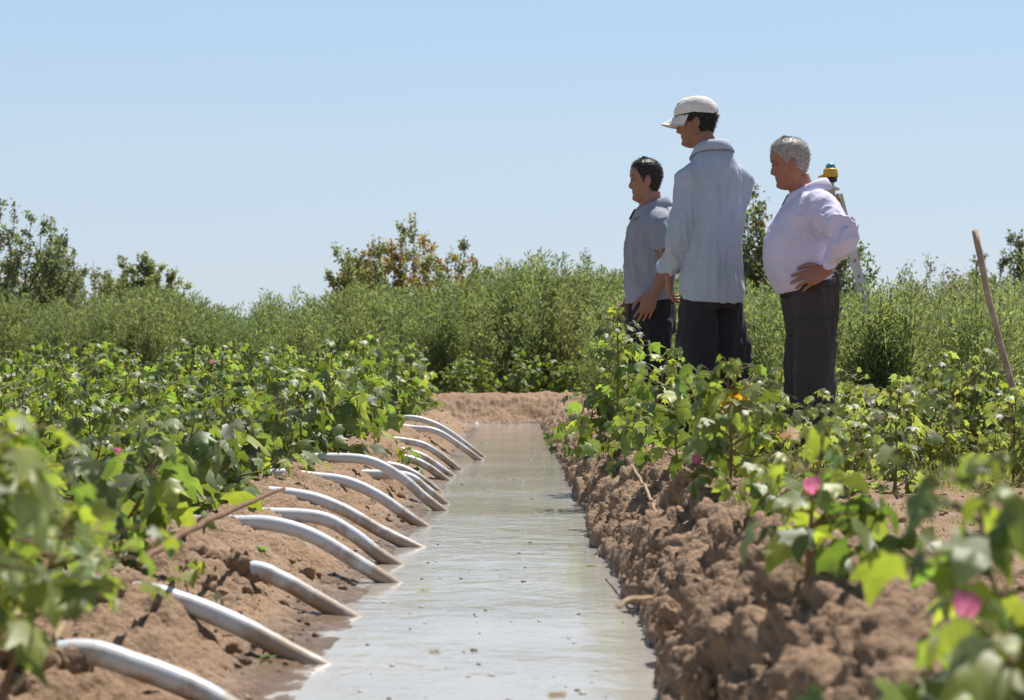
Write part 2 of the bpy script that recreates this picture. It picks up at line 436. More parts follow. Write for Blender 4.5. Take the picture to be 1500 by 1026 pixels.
# water sheet
s = Soup()
wx = np.linspace(-.75, .6, 28); wy = np.concatenate([np.linspace(-1, 6, 40), np.linspace(6.2, WEND + .5, 60)])
A, B_ = np.meshgrid(wx, wy); n_ = len(wx); i0 = np.arange(len(wy) - 1)[:, None] * n_; j0 = np.arange(n_ - 1)[None]
s.add(np.stack([A.ravel(), B_.ravel(), np.zeros(A.size)], -1), np.stack([i0 + j0, i0 + j0 + 1, i0 + n_ + j0 + 1, i0 + n_ + j0], -1).reshape(-1, 4))
s.add([[-10, WTURN - .4, 0], [-.75, WTURN - .4, 0], [-.75, WEND + .5, 0], [-10, WEND + .5, 0]], [[0, 1, 2, 3]])
o = link('water', s.mesh('water', M_WATER)); o['kind'] = 'structure'; o['label'] = 'pale silty water filling the straight canal'

def ground_z(x, y):
    return float(terrain(np.array([x]), np.array([y]))[0])

# ------------------------------------------------------------------ loose clods on the banks (nobody could count them)
rng = np.random.RandomState(3)
def ico(sub):
    bm = bmesh.new(); bmesh.ops.create_icosphere(bm, subdivisions=sub, radius=1)
    V = np.array([v.co[:] for v in bm.verts]); F = np.array([[v.index for v in f.verts] for f in bm.faces]); bm.free(); return V, F
ICO1, ICO2, ICO3, ICO4 = ico(1), ico(2), ico(3), ico(4)
def rand_rot(rng):
    q = rng.normal(size=4); q /= np.linalg.norm(q)
    return np.array(Matrix.Rotation(0, 3, 'X')) if False else np.array(__import__('mathutils').Quaternion(q).to_matrix())
s = Soup()
def clod(x, y, r, bury=.3):
    V, F = ICO4 if r / y > .009 else ICO3 if r / y > .004 else ICO2 if r / y > .0018 else ICO1
    off = rng.uniform(0, 200, 3)
    W = V * np.array([1, rng.uniform(.6, 1), rng.uniform(.5, .85)])
    W = W @ rand_rot(rng).T
    nn = fbm(V * 1.2 + off, 2)[:, None] * .42 + fbm(V * 3.6 + off, 3)[:, None] * .22 - .16 * np.exp(-(np.abs(perlin(V * 2.2 + off)) / .10) ** 2)[:, None]
    W = W * (1 + nn) * r
    s.add(W + np.array([x, y, ground_z(x, y) + r * (.5 - bury)]), F)
for _ in range(4200):
    y = 2.0 * (25 / 2.0) ** (rng.rand() ** 1.25)
    if rng.rand() < .55: x = WR + .02 + abs(rng.normal(.12, .13))
    else: x = WL - .06 - abs(rng.normal(.25, .2))
    r = (.0035 + .012 * rng.rand() ** 2.2) * (1 + 1.3 * (rng.rand() > .93))
    clod(x, y, r)
for _ in range(500):                                     # open field on the right
    y = 4 * (14 / 4) ** rng.rand(); x = rng.uniform(.8, 3.6)
    clod(x, y, rng.uniform(.008, .02) * (1 + .8 * (rng.rand() > .9)))
for u, v, dd, r in ((510, 735, 7.0, .055), (375, 742, 6.6, .05), (1010, 690, 5.8, .07), (960, 745, 5.2, .075), (900, 745, 5.0, .05), (1085, 800, 3.7, .06), (1040, 850, 3.4, .055), (1000, 790, 4.3, .07)):
    p = at(u, v, dd); clod(p[0], p[1], r, .45)
o = link('soil_clods', s.mesh('soil_clods', M_SOIL)); o['kind'] = 'stuff'; o['label'] = 'loose brown clods of dug soil lying over the canal banks'; o['category'] = 'soil clods'

# ------------------------------------------------------------------ siphon tubes
TUBES = [
 ([(110, 958), (200, 974), (290, 1004), (360, 1040), (400, 1064)], 'siphon tube nearest the camera, cut off by the bottom edge'),
 ([(195, 870), (270, 882), (350, 910), (430, 948), (484, 971)], 'long pale siphon tube lowest of those whose wet end is in view'),
 ([(362, 836), (415, 848), (470, 874), (528, 902)], 'short siphon tube half buried in the bank, third from the camera'),
 ([(342, 772), (400, 770), (460, 784), (525, 818), (588, 853)], 'long arched siphon tube with a green leaf beside its upper end'),
 ([(468, 764), (515, 782), (556, 808), (592, 826)], 'short bluish siphon tube just beyond the tube with the leaf'),
 ([(445, 732), (500, 746), (560, 775), (622, 801)], 'muddy siphon tube with a brown clod lying against its upper half'),
 ([(460, 704), (510, 708), (556, 726), (598, 752), (630, 771)], 'arched siphon tube just nearer than the highest arched one'),
 ([(500, 675), (545, 678), (588, 698), (624, 726), (656, 748)], 'highest arched siphon tube, crossing over a flatter tube behind it'),
 ([(596, 702), (625, 716), (659, 738)], 'siphon tube mostly hidden behind the highest arched tube'),
 ([(577, 687), (612, 697), (648, 720)], 'short siphon tube emerging beside a small seedling mid bank'),
 ([(597, 675), (628, 684), (661, 704)], 'smooth short siphon tube of the close pair mid bank, nearer one'),
 ([(585, 663), (622, 670), (667, 697)], 'thin siphon tube of the close pair mid bank, farther one'),
 ([(592, 649), (630, 656), (678, 688)], 'siphon tube standing alone between the close pair and the last two'),
 ([(604, 630), (640, 633), (675, 652), (708, 674)], 'last siphon tube but one, its long arch ending in a ripple'),
 ([(602, 615), (634, 621), (665, 636), (711, 669)], 'farthest siphon tube, showing behind the last but one'),
]
s = Soup(); heap = s
for it, (pts, lab) in enumerate(TUBES):
    d = CZ * FPX / (pts[-1][1] - CV)
    P = [at(u, v, d) - np.array([.007, 0, .017]) * (k / (len(pts) - 1)) + np.array([0, 0, .012 if it > 2 else .004]) * (1 - k / (len(pts) - 1)) for k, (u, v) in enumerate(pts)]
    t_end = norm(P[-1] - P[-2]); P[-1] = P[-1] + 0 * t_end
    c0 = P[0]; ext = []
    for ox, oy in ((-.66, -.17), (-.50, -.12), (-.34, -.07), (-.17, -.02)):
        q = c0 + np.array([ox, oy, 0]); q[2] = c0[2] - .20 * abs(ox) if it < 3 else min(c0[2] + .012, max(terrain(np.array([q[0]]), np.array([q[1]]))[0] + .028, c0[2] - .16)); ext.append(q)
    P = ext + P + [P[-1] + t_end * .10]
    P = curve(P, 10)
    root = P[len(P) // 2].copy(); root[2] = 0
    for _ in range(26 if it < 3 else 4):
        q = c0 + np.array([-rng.uniform(.0, .34 if it < 3 else .10), rng.normal(0, .045), 0]); r = rng.uniform(.022, .048) if it < 3 else rng.uniform(.012, .03); s = heap
        V, F = ICO3; off = rng.uniform(0, 200, 3); Wc = (V * np.array([1, rng.uniform(.6, 1), .75])) @ rand_rot(rng).T
        Wc = Wc * (1 + fbm(V * 1.3 + off, 2) * .4 + fbm(V * 4 + off, 2) * .2)[:, None] * r
        s.add(Wc + [q[0], q[1], min(ground_z(q[0], q[1]) + .022, c0[2] + .02) if it < 3 else max(ground_z(q[0], q[1]) + r * .2, c0[2] + .012 - .12 * abs(q[0] - c0[0]) + r * rng.uniform(-.5, .35) if it < 3 else 0)], F)
    rad = .0222
    s = Soup()
    add_tube(s, P - root, rad, 20, cap=False)
    add_tube(s, (P - root)[::-1], rad * .86, 20, cap=False)            # inner wall of the pipe
    # rim joining both walls at the open ends
    T_, U_, W_ = frames(P - root)
    for e in (0, -1):
        a = np.linspace(0, 2 * np.pi, 20, endpoint=False)
        ring = lambda r: (P - root)[e] + r * (np.cos(a)[:, None] * U_[e] + np.sin(a)[:, None] * W_[e])
        V = np.concatenate([ring(rad), ring(rad * .86)]); k = np.arange(20)
        s.add(V, np.stack([k, (k + 1) % 20, 20 + (k + 1) % 20, 20 + k], -1))
    o = link('siphon_tube', s.mesh('siphon_tube', M_TUBE), loc=root)
    tag(o, lab, 'siphon tube', 'siphon tubes over the left canal bank')

o = link('soil_clods', heap.mesh('soil_clods', M_SOIL)); tag(o, 'clods heaped over the upper ends of the siphon tubes', 'soil clods', kind='stuff')

# ------------------------------------------------------------------ leaves and plants
def leaf_template(kind, seed):
    r = np.random.RandomState(seed)
    half = np.array([(.20, -.13), (.56, .01), (.44, .20), (.63, .53), (.31, .47), (.22, .70)])
    half = half * (1 + r.uniform(-.10, .10, half.shape))
    half2 = half * (1 + r.uniform(-.08, .08, half.shape)) * [-1, 1]
    mid = np.array([(0, 0), (0, .32), (0, .62), (0, 1.0)])
    P = np.concatenate([mid, half, half2])
    F = []
    for o, f in ((4, 0), (10, 1)):
        T = [(0, o, o + 1), (0, o + 1, o + 2), (0, o + 2, 1), (1, o + 2, o + 3), (1, o + 3, o + 4), (1, o + 4, 2), (2, o + 4, o + 5), (2, o + 5, 3)]
        F += [t if f == 0 else (t[0], t[2], t[1]) for t in T]
    x, y = P[:, 0], P[:, 1]
    fold, droop, curl = [(.22, .28, .45), (.05, .45, .30), (-.12, .30, .25), (.35, .15, .55), (.10, .60, .9)][kind]
    z = fold * np.abs(x) - droop * np.clip(y, 0, 2) ** 2 - curl * x ** 2 * 1.3 + r.uniform(-.09, .09, len(P)) * (np.abs(x) > .1)
    return np.stack([x, y, z], -1), np.array(F)
LEAVES = [leaf_template(k % 5, 10 + k) for k in range(10)]

def leaf_frames(fwd, roll, rng):
    """rotation matrices from blade directions (n,3) + roll"""
    f = fwd / np.linalg.norm(fwd, axis=1)[:, None]
    up = np.array([0, 0, 1.0]); sd = np.cross(f, up); l = np.linalg.norm(sd, axis=1)
    sd[l < 1e-3] = [1, 0, 0]; sd /= np.linalg.norm(sd, axis=1)[:, None]
    n = np.cross(sd, f)
    c, s_ = np.cos(roll)[:, None], np.sin(roll)[:, None]
    sd2 = c * sd + s_ * n; n2 = -s_ * sd + c * n
    return np.stack([sd2, f, n2], -1)                     # columns

def add_leaves(s, pos, fwd, size, tint, rng, temps=LEAVES, roll_sd=.5):
    pos = np.asarray(pos, float); fwd = np.asarray(fwd, float); size = np.asarray(size, float); tint = np.asarray(tint, float)
    Rm = leaf_frames(fwd, rng.normal(0, roll_sd, len(pos)), rng); which = rng.randint(0, len(temps), len(pos))
    for k, (LV, LF) in enumerate(temps):
        ix = np.where(which == k)[0]
        if not len(ix): continue
        W = np.einsum('nij,vj->nvi', Rm[ix], LV) * size[ix][:, None, None] + pos[ix][:, None]
        F = (LF[None] + (np.arange(len(ix)) * len(LV))[:, None, None]).reshape(-1, LF.shape[1])
        s.add(W.reshape(-1, 3), F, np.repeat(tint[ix], len(LV), 0))

def cotton_tint(rng, n, yellow=.08, pale=None):
    base = np.array([.150, .192, .062]) if pale is None else np.array(pale); t = base * rng.uniform(.42, 1.4, (n, 1)) * rng.uniform(.9, 1.1, (n, 3))
    k = rng.rand(n) < yellow; t[k] = np.array([.27, .30, .07]) * rng.uniform(.7, 1.2, (k.sum(), 1))
    return t

def flower_mesh(name, rng, size=.0125):
    """half closed pink cotton blossom: five overlapping petals round a cup"""
    s = Soup()
    for k in range(5):
        a0 = k * 2 * np.pi / 5; th = np.linspace(-.75, .75, 7); t = np.linspace(0, 1, 6)
        A, T_ = np.meshgrid(th, t); r = size * (.25 + .62 * np.sin(T_ * 2.0)) * (1 + .06 * k) + .0008 * k
        z = size * 2.1 * T_ * (1 - .12 * np.abs(A) ** 2) + size * .12 * np.sin(A * 5) * T_
        ang = a0 + A * (.55 + .45 * T_) + T_ * .5
        V = np.stack([r * np.cos(ang), r * np.sin(ang), z], -1).reshape(-1, 3)
        i = np.arange(5)[:, None] * 7; j = np.arange(6)[None]
        s.add(V, np.stack([i + j, i + j + 1, i + 7 + j + 1, i + 7 + j], -1).reshape(-1, 4), np.array([.68, .24, .37]) * rng.uniform(.8, 1.15))
    lathe(s, [(.003, -size * .5), (size * .42, -size * .2), (size * .5, size * .3), (size * .36, size * .55)], 10, tint=(.12, .18, .04))
    return s.mesh(name, M_PETAL)

def boll_mesh(name, r=.014):
    s = Soup(); lathe(s, [(.001, -r), (r * .75, -r * .8), (r, 0), (r * .72, r * .8), (r * .2, r * 1.5), (.0005, r * 1.7)], 12, tint=(.10, .16, .04)); return s.mesh(name, M_STEM)

def cotton(rng, H, nodes, spread, leaf, lean=(0, 0), bare=.12, yellow=.08, bits=True, droop=(.15, 1.15), odd=None, pale=None):
    """returns (stem mesh, foliage mesh, list of spots for flowers and bolls)"""
    st, fo = Soup(), Soup()
    wob = rng.normal(0, .03, 2)
    top = np.array([lean[0] + wob[0], lean[1] + wob[1], H])
    P = curve([(0, 0, -.04), (wob[1] * .4, wob[0] * .4, H * .35), (top[0] * .55, top[1] * .55, H * .7), top], 5)
    sc = np.array([.22, .12, .06]) if rng.rand() < .6 else np.array([.17, .15, .06])
    add_tube(st, P, np.linspace(.0062, .0026, len(P)) * (H / .5) ** .5, 6, sc)
    pos, fw, sz = [], [], []; spots = []
    az = rng.uniform(0, 6.28)
    def petiole(p, dirv, L, scale):
        e = p + dirv * L
        add_tube(st, np.array([p, p + dirv * L * .55 + [0, 0, .008], e]), [.0016, .0013, .001], 4, np.array([.24, .17, .06]) * rng.uniform(.7, 1.1), cap=False)
        h = np.array([dirv[0], dirv[1], 0]); h = norm(h + rng.normal(0, .35, 3) * [1, 1, 0]); pit = rng.uniform(*droop)
        pos.append(e); fw.append(h * math.cos(pit) + np.array([0, 0, -math.sin(pit)])); sz.append(leaf * scale * rng.uniform(.7, 1.15))
    for k in range(nodes):
        t = bare + (1 - bare) * (k / max(1, nodes - 1)); az += 2.4 + rng.normal(0, .25)
        p = P[min(len(P) - 1, int(t * (len(P) - 1)))] + (0 if k < nodes - 1 else 0)
        f = t * (len(P) - 1); i = min(int(f), len(P) - 2); p = P[i] + (P[i + 1] - P[i]) * (f - i)
        h = np.array([math.cos(az), math.sin(az), 0])
        size_t = (1.0 - .45 * max(0, t - .55) / .45) * rng.uniform(.75, 1.2)
        petiole(p, norm(h + [0, 0, rng.uniform(.3, .9)]), rng.uniform(.04, .085) * (1.15 - .5 * t), size_t)
        L = spread * (1 - .72 * t) * rng.uniform(.55, 1.25)
        if L > .035 and t < .96:
            h2 = norm(h + rng.normal(0, .2, 3) * [1, 1, 0]); el = rng.uniform(.15, .75)
            B = curve([p, p + L * .5 * norm(h2 + [0, 0, el]), p + L * norm(h2 + [0, 0, el * .7 - .12])], 4)
            add_tube(st, B, np.linspace(.003, .0012, len(B)), 4, sc * 1.1, cap=False)
            m = 2 + int(L / .055)
            for q in range(m):
                u = (q + 1) / m; bp = B[min(len(B) - 1, int(u * (len(B) - 1)))]; sgn = 1 if q % 2 else -1
                dv = norm(np.array([h2[0] - sgn * h2[1] * .9, h2[1] + sgn * h2[0] * .9, 0]) + [0, 0, rng.uniform(.1, .8)])
                petiole(bp, dv, rng.uniform(.03, .065), size_t * rng.uniform(.6, 1.05))
                if q == m - 1: spots.append(bp + np.array([0, 0, .012]))
    for q in range(4):
        a = rng.uniform(0, 6.28); petiole(P[-1], norm([math.cos(a), math.sin(a), rng.uniform(.5, 1.4)]), rng.uniform(.012, .04), rng.uniform(.35, .6))
    n = len(pos); tints = cotton_tint(rng, n, yellow, pale)
    if odd is not None: tints[int(n * .62)] = odd; tints[int(n * .3)] = np.array(odd) * .7
    add_leaves(fo, pos, fw, np.array(sz), tints, rng)
    return st.mesh('cotton_stem', M_STEM), fo.mesh('cotton_foliage', M_COTTON), spots

rngc = np.random.RandomState(11)
FLOWERS = [flower_mesh('cotton_flower', rngc) for _ in range(3)]
BOLL = boll_mesh('cotton_boll')
def kinds(n, H, nodes, spread, leaf, **kw):
    return [(H,) + cotton(rngc, H * rngc.uniform(.9, 1.1), nodes, spread, leaf, **kw) for _ in range(n)]
K_LOW = kinds(7, .34, 11, .18, .094)
K_MID = kinds(7, .52, 15, .21, .096)
K_DUSTY = kinds(6, .44, 12, .19, .080, pale=(.21, .23, .11), yellow=.06)
K_TALL = kinds(8, .72, 18, .24, .100)

def plant_thing(kind, loc, rz, sc, label, group, flowers=0, bolls=0, tilt=(0, 0), rs=None, bloom=None):
    H, sm, fm, spots = kind
    r = empty('cotton_plant', loc, rz); r.rotation_euler = (tilt[0], tilt[1], rz); r.scale = (sc, sc, sc)
    tag(r, label, 'cotton plant', group)
    link('stem', sm, r); link('foliage', fm, r)
    rs = rs or rngc
    if spots:
        ix = rs.permutation(len(spots))
        if bloom is not None: ix = np.argsort([np.linalg.norm(np.asarray(p) + np.asarray(loc) - bloom) for p in spots])
        for k in range(min(flowers, len(spots))):
            f = link('flower', FLOWERS[k % 3], r, spots[ix[k]]); f.rotation_euler = (rs.uniform(-.5, .5), rs.uniform(-.5, .5), rs.uniform(0, 6))
        for k in range(flowers, min(flowers + bolls, len(spots))):
            f = link('boll', BOLL, r, spots[ix[k]]); f.rotation_euler = (rs.uniform(-.5, .5), rs.uniform(-.5, .5), 0)
    return r

# crop rows left of the canal
rngf = np.random.RandomState(5)
GL = 'cotton plants in the rows left of the canal'
nleft = 0
row = 0; y = 3.15
while y < 22.3:
    xin = -.93 - .10 * rngf.rand(); xout = -(CU + 45) / FPX * y - .15
    step = np.interp(y, [3, 8, 14, 22], [.25, .25, .29, .34])
    x = xin
    while x > xout:
        px, py = x + rngf.normal(0, .03), y + rngf.normal(0, .05)
        h = np.interp(py, [3, 6, 9, 12, 16, 22], [.29, .37, .45, .56, .68, .76]) * rngf.uniform(.82, 1.14)
        edge = np.interp(px, [-1.6, -1.0], [1, .88]); h *= edge
        K = K_LOW if h < .42 else K_MID if h < .6 else K_TALL
        kd = K[rngf.randint(len(K))]
        plant_thing(kd, (px, py, ground_z(px, py) - .01), rngf.uniform(0, 6.28), h / kd[0], 'leafy green cotton plant in the crowded rows beyond the left bank', GL,
                    flowers=int(rngf.rand() < .08), bolls=0, tilt=rngf.normal(0, .06, 2), rs=rngf)
        nleft += 1; x -= step * rngf.uniform(.8, 1.25)
    y += .75 if y < 12 else .95
    row += 1
print('left plants', nleft)

# sparse rows right of the canal
GR = 'cotton plants in the sparse rows right of the canal'
nright = 0
for (y, x0, x1, h, st_) in ((8.6, 1.0, 1.5, .38, .17), (9.1, 1.0, 1.72, .40, .17), (9.45, 1.75, 3.3, .30, .40), (10.6, 1.7, 3.2, .48, .19), (11.2, 1.55, 3.3, .52, .17), (11.8, 1.5, 3.4, .52, .2), (12.4, .9, 3.4, .50, .25),
                            (7.4, .95, 1.2, .30, .2), (13.0, 1.0, 3.6, .55, .26)):
    x = x0
    while x < x1:
        px, py = x + rngf.normal(0, .03), y + rngf.normal(0, .09); hh = h * rngf.uniform(.8, 1.2)
        K = K_DUSTY; kd = K[rngf.randint(len(K))]
        if not (abs(px - 1.40) < .17 and abs(py - 9.8) < .25):
            plant_thing(kd, (px, py, ground_z(px, py) - .01), rngf.uniform(0, 6.28), hh / kd[0], 'dusty cotton plant in the open sandy field right of the canal', GR, flowers=int(rngf.rand() < .08), tilt=rngf.normal(0, .06, 2), rs=rngf)
            nright += 1
        x += st_ * rngf.uniform(.8, 1.25)
for px, py, hh in ((2.36, 9.75, .46), (2.52, 9.95, .50), (2.68, 9.7, .45), (2.50, 9.55, .40), (2.8, 10.0, .46)):
    kd = K_DUSTY[rngf.randint(len(K_DUSTY))]
    plant_thing(kd, (px, py, ground_z(px, py) - .01), rngf.uniform(0, 6.28), hh / kd[0], 'dusty cotton plant in the open sandy field right of the canal', GR, rs=rngf)
GF = 'cotton plants behind the far bank'
for k in range(16):
    px = np.interp(k, [0, 15], [-1.0, .75]) + rngf.normal(0, .1); py = 27.6 + rngf.uniform(-.25, .7); hh = rngf.uniform(.42, .72)
    kd = K_TALL[rngf.randint(len(K_TALL))]
    plant_thing(kd, (px, py, ground_z(px, py)), rngf.uniform(0, 6.28), hh / kd[0], 'small cotton plant growing on the bank across the far end of the canal', GF, rs=rngf)
print('right plants', nright)

# the single plants one can tell apart, on the banks
def hero(u, v, d, H, nodes, spread, leaf, label, seed, flowers=0, bolls=1, lean=(0, 0), bare=.12, yellow=.24, x=None, bloom=None, **kw):
    rs = np.random.RandomState(seed)
    px = (u - CU) * d / FPX if x is None else x
    kd = (H,) + cotton(rs, H, nodes, spread, leaf, lean=lean, bare=bare, yellow=yellow, **kw)
    return plant_thing(kd, (px, d, ground_z(px, d) - .005), 0, 1, label, 'cotton plants along the canal banks', flowers, bolls, rs=rs, bloom=None if bloom is None else at(*bloom))

hero(905, 645, 9.3, .66, 24, .24, .082, 'tall bushy cotton plant in front of the man in the grey short sleeves', 21, 1, 2, lean=(.0, 0), yellow=.25)
hero(868, 630, 10.4, .42, 14, .2, .080, 'low dark cotton plant at the canal side of the tall bushy one', 22, 0, 1)
hero(955, 650, 8.9, .44, 15, .20, .085, 'cotton plant in front of the trousers of the man in the cap', 23, 0, 1, lean=(.05, 0))
hero(920, 668, 8.0, .27, 10, .15, .075, 'small cotton plant below the tall bushy one on the right bank', 24)
hero(1065, 715, 5.5, .36, 17, .18, .078, 'cotton plant with reddish stems and one orange leaf on the right bank', 25, 1, 2, yellow=.22, bare=.18, odd=(.42, .20, .04), bloom=(1025, 712, 5.4))
hero(1000, 690, 6.6, .28, 12, .15, .072, 'pale leaved cotton plant between the orange leaf plant and the man in the cap', 26)
hero(1105, 700, 6.1, .31, 13, .17, .076, 'cotton plant close behind the one with the orange leaf', 27)
hero(1120, 760, 4.5, .12, 8, .17, .078, 'low spreading cotton plant with dark leaves at the foot of the orange leaf plant', 28)
hero(1175, 800, 3.25, .285, 10, .12, .068, 'thin upright cotton plant with a magenta bloom on the right bank', 29, 1, 1, lean=(.05, 0), bare=.30, bloom=(1242, 758, 3.2))
hero(1275, 830, 3.4, .11, 5, .11, .066, 'short cotton plant behind the thin one with the magenta bloom', 33)
hero(1400, 980, 2.25, .25, 12, .16, .068, 'out of focus cotton plant with a pink bloom at the right edge', 30, 1, 1, lean=(.05, 0), x=.51, bloom=(1353, 805, 2.15))
hero(1500, 1000, 2.05, .36, 12, .16, .072, 'large blurred cotton plant cut off by the right edge', 31, 0, 1, x=.60)
hero(1480, 1020, 1.9, .13, 9, .12, .08, 'low dark blurred cotton plant in the bottom right corner', 32, x=.47)
hero(0, 0, 2.2, .55, 13, .20, .076, 'large blurred cotton plant at the left edge, leaning over the bank', 41, 0, 1, lean=(.05, 0), x=-.71, bare=.60)
hero(0, 0, 2.45, .44, 13, .28, .076, 'blurred cotton plant with broad leaves above the nearest siphon tubes', 42, 0, 1, lean=(.10, 0), x=-.74, bare=.58, yellow=.3)
hero(0, 0, 2.9, .34, 13, .24, .076, 'cotton plant whose broad leaf hangs over the second siphon tube', 43, lean=(.08, 0), x=-.84, bare=.42)
hero(0, 0, 2.62, .33, 12, .23, .074, 'cotton plant with broad pale leaves drooping beside the bent dry twig', 45, 0, 1, lean=(.08, 0), x=-.66, bare=.50)
hero(0, 0, 3.25, .33, 13, .24, .086, 'leafy cotton plant on the left bank just nearer than the long dry stalk', 46, 0, 0, lean=(.06, 0), x=-.87, bare=.3)
hero(0, 0, 3.6, .27, 11, .18, .078, 'cotton plant at the edge of the bank just behind the dry stalk', 44, x=-1.02)

# ------------------------------------------------------------------ weeds: one feathery mass
def blades(s, pos, fwd, L, W, tint, rng):
    """narrow two-triangle leaves"""
    n = len(pos); f = fwd / np.linalg.norm(fwd, axis=1)[:, None]
    rv = rng.normal(size=(n, 3)); sd = np.cross(f, rv); sd /= np.linalg.norm(sd, axis=1)[:, None] + 1e-9
    m = pos + f * (L * .5)[:, None]; t = pos + f * L[:, None] + np.array([0, 0, -1]) * (L * .18)[:, None]
    V = np.stack([pos, m - sd * (W * .5)[:, None], t, m + sd * (W * .5)[:, None]], 1).reshape(-1, 3)
    F = np.arange(n * 4).reshape(n, 4); s.add(V, F, np.repeat(tint, 4, 0))

def weed(rng, H, n, L=(.05, .10), W=(.008, .016), col=(.195, .225, .112), spread=.30, stems=8):
    s = Soup(); per = n // stems
    for k in range(stems):
        a = rng.uniform(0, 6.28); rr = rng.uniform(.1, 1) * spread; h = H * rng.uniform(.72, 1.05)
        P = curve([(rr * .15 * math.cos(a), rr * .15 * math.sin(a), -.05), (rr * .6 * math.cos(a), rr * .6 * math.sin(a), h * .5), (rr * math.cos(a), rr * math.sin(a), h)], 8)
        add_tube(s, P, np.linspace(.007, .002, len(P)), 3, np.array(col) * 1.1, cap=False)
        t = rng.uniform(.05, 1, per) ** .8; f = t * (len(P) - 1); i = np.minimum(f.astype(int), len(P) - 2); p = P[i] + (P[i + 1] - P[i]) * (f - i)[:, None]
        az = rng.uniform(0, 6.28, per); ext = rng.rand(per) ** .7 * .19 * (1.02 - t) ** .6 * (H / 1.2) ** .5
        out = np.stack([np.cos(az), np.sin(az), np.zeros(per)], -1)
        pos = p + out * ext[:, None] + np.array([0, 0, 1.0]) * (ext * .9)[:, None]
        fw = out * rng.uniform(.2, .9, (per, 1)) + np.array([0, 0, 1]) * rng.uniform(.35, 1.2, (per, 1))
        tint = np.array(col) * rng.uniform(.7, 1.3, (per, 1)) * rng.uniform(.92, 1.08, (per, 3))
        blades(s, pos, fw, rng.uniform(*L, per), rng.uniform(*W, per), tint, rng)
    return s.arrays()

def thicket(name, spots, variants, label, cat, m=None):
    """spots: (x, y, rz, scale, variant, tint multiplier)"""
    s = Soup()
    for x, y, rz, sc, k, tm in spots:
        V, Fs, T = variants[k]; c, sn = math.cos(rz), math.sin(rz)
        Rz = np.array([[c, -sn, 0], [sn, c, 0], [0, 0, 1]]); W = (V * sc) @ Rz.T + [x, y, max(.02, ground_z(x, y))]
        base = s.n; s.V.append(W); s.T.append(T * tm)
        for F in Fs: s.F.setdefault(F.shape[1], []).append(F + base)
        s.n += len(W)
    o = link(name, s.mesh(name, m or M_WEED)); tag(o, label, cat, kind='stuff'); return o

rw = np.random.RandomState(17)
W_GREEN = [weed(rw, 1.3, 900, W=(.010, .020)) for _ in range(6)]
W_PALE = [weed(rw, 1.2, 700, L=(.04, .09), W=(.004, .009), col=(.24, .265, .14), spread=.34, stems=9) for _ in range(5)]
W_RUST = [weed(rw, 1.2, 520, L=(.04, .08), W=(.005, .010), col=(.25, .20, .115), spread=.34, stems=9) for _ in range(3)]
spots = []
def top_at(x, y):
    """height of the weed tops (m) across the far side"""
    u = CU + x * FPX / y
    vt = np.interp(u, [-60, 0, 120, 240, 300, 420, 520, 640, 700, 780, 850, 930, 1000, 1100], [432, 430, 440, 436, 452, 446, 436, 428, 418, 396, 404, 412, 410, 420])
    vt = vt + 11 + 5 * math.sin(u * .021) + 5 * math.sin(u * .053 + 1)
    return CZ + (CV - vt) * y / FPX
for _ in range(760):
    y = rw.uniform(28.6, 34); x = rw.uniform(-(CU + 60) / FPX * y, 3.2)
    if x > .8 and y < 29.3: continue
    h = top_at(x, y) * (1.02 - .26 * rw.rand() ** 1.3 + .10 * (rw.rand() > .95)) * np.interp(y, [28.6, 30], [.80, 1])
    spots.append((x, y, rw.uniform(0, 6.28), h / 1.3, rw.randint(6), np.array([1, 1, 1]) * rw.uniform(.8, 1.2) * np.array([1 + rw.normal(0, .06), 1, 1])))
thicket('weed_thicket', spots, W_GREEN, 'tall feathery green weeds massed beyond the far end of the canal', 'weeds')
spots = []; rust = []; pale = []
for _ in range(620):
    y = 12.3 + 9.5 * rw.rand() ** 1.3; x = rw.uniform(.75, (1500 - CU + 420) / FPX * y); u = CU + x * FPX / y
    if y < 13.6 and (x < 1.95 or rw.rand() < .3): continue
    vt = np.interp(u, [900, 1000, 1100, 1240, 1300, 1400, 1500], [436, 428, 420, 432, 424, 420, 398])
    h = (CZ + (CV - vt - 12) * y / FPX) * (1.0 - .28 * rw.rand() ** 1.5) * np.interp(y, [12.3, 15], [.80, 1])
    tm = rw.uniform(.85, 1.2) * np.ones(3); e = (x, y, rw.uniform(0, 6.28))
    if u > 1385 and rw.rand() < .85: pale.append((*e, h / 1.2, rw.randint(5), tm))
    elif u > 1290 and rw.rand() < .40 and y > 15: rust.append((*e, h / 1.2, rw.randint(3), tm))
    elif u > 1250 and rw.rand() < .5: pale.append((*e, h / 1.2, rw.randint(5), tm * .9))
    else: spots.append((*e, h / 1.3, rw.randint(6), tm))
for _ in range(16): spots.append((rw.uniform(2.0, 2.85), rw.uniform(12.1, 12.6), rw.uniform(0, 6.28), rw.uniform(.92, 1.10) / 1.3, rw.randint(6), np.ones(3) * rw.uniform(.95, 1.2)))
thicket('weed_thicket', spots, W_GREEN, 'tall green weeds behind the three men', 'weeds')
thicket('dry_weeds', rust, W_RUST, 'rust tipped weeds between the tripod and the leaning stick', 'weeds')
thicket('pale_weeds', pale, W_PALE, 'pale wispy weeds around the leaning wooden stick', 'weeds')
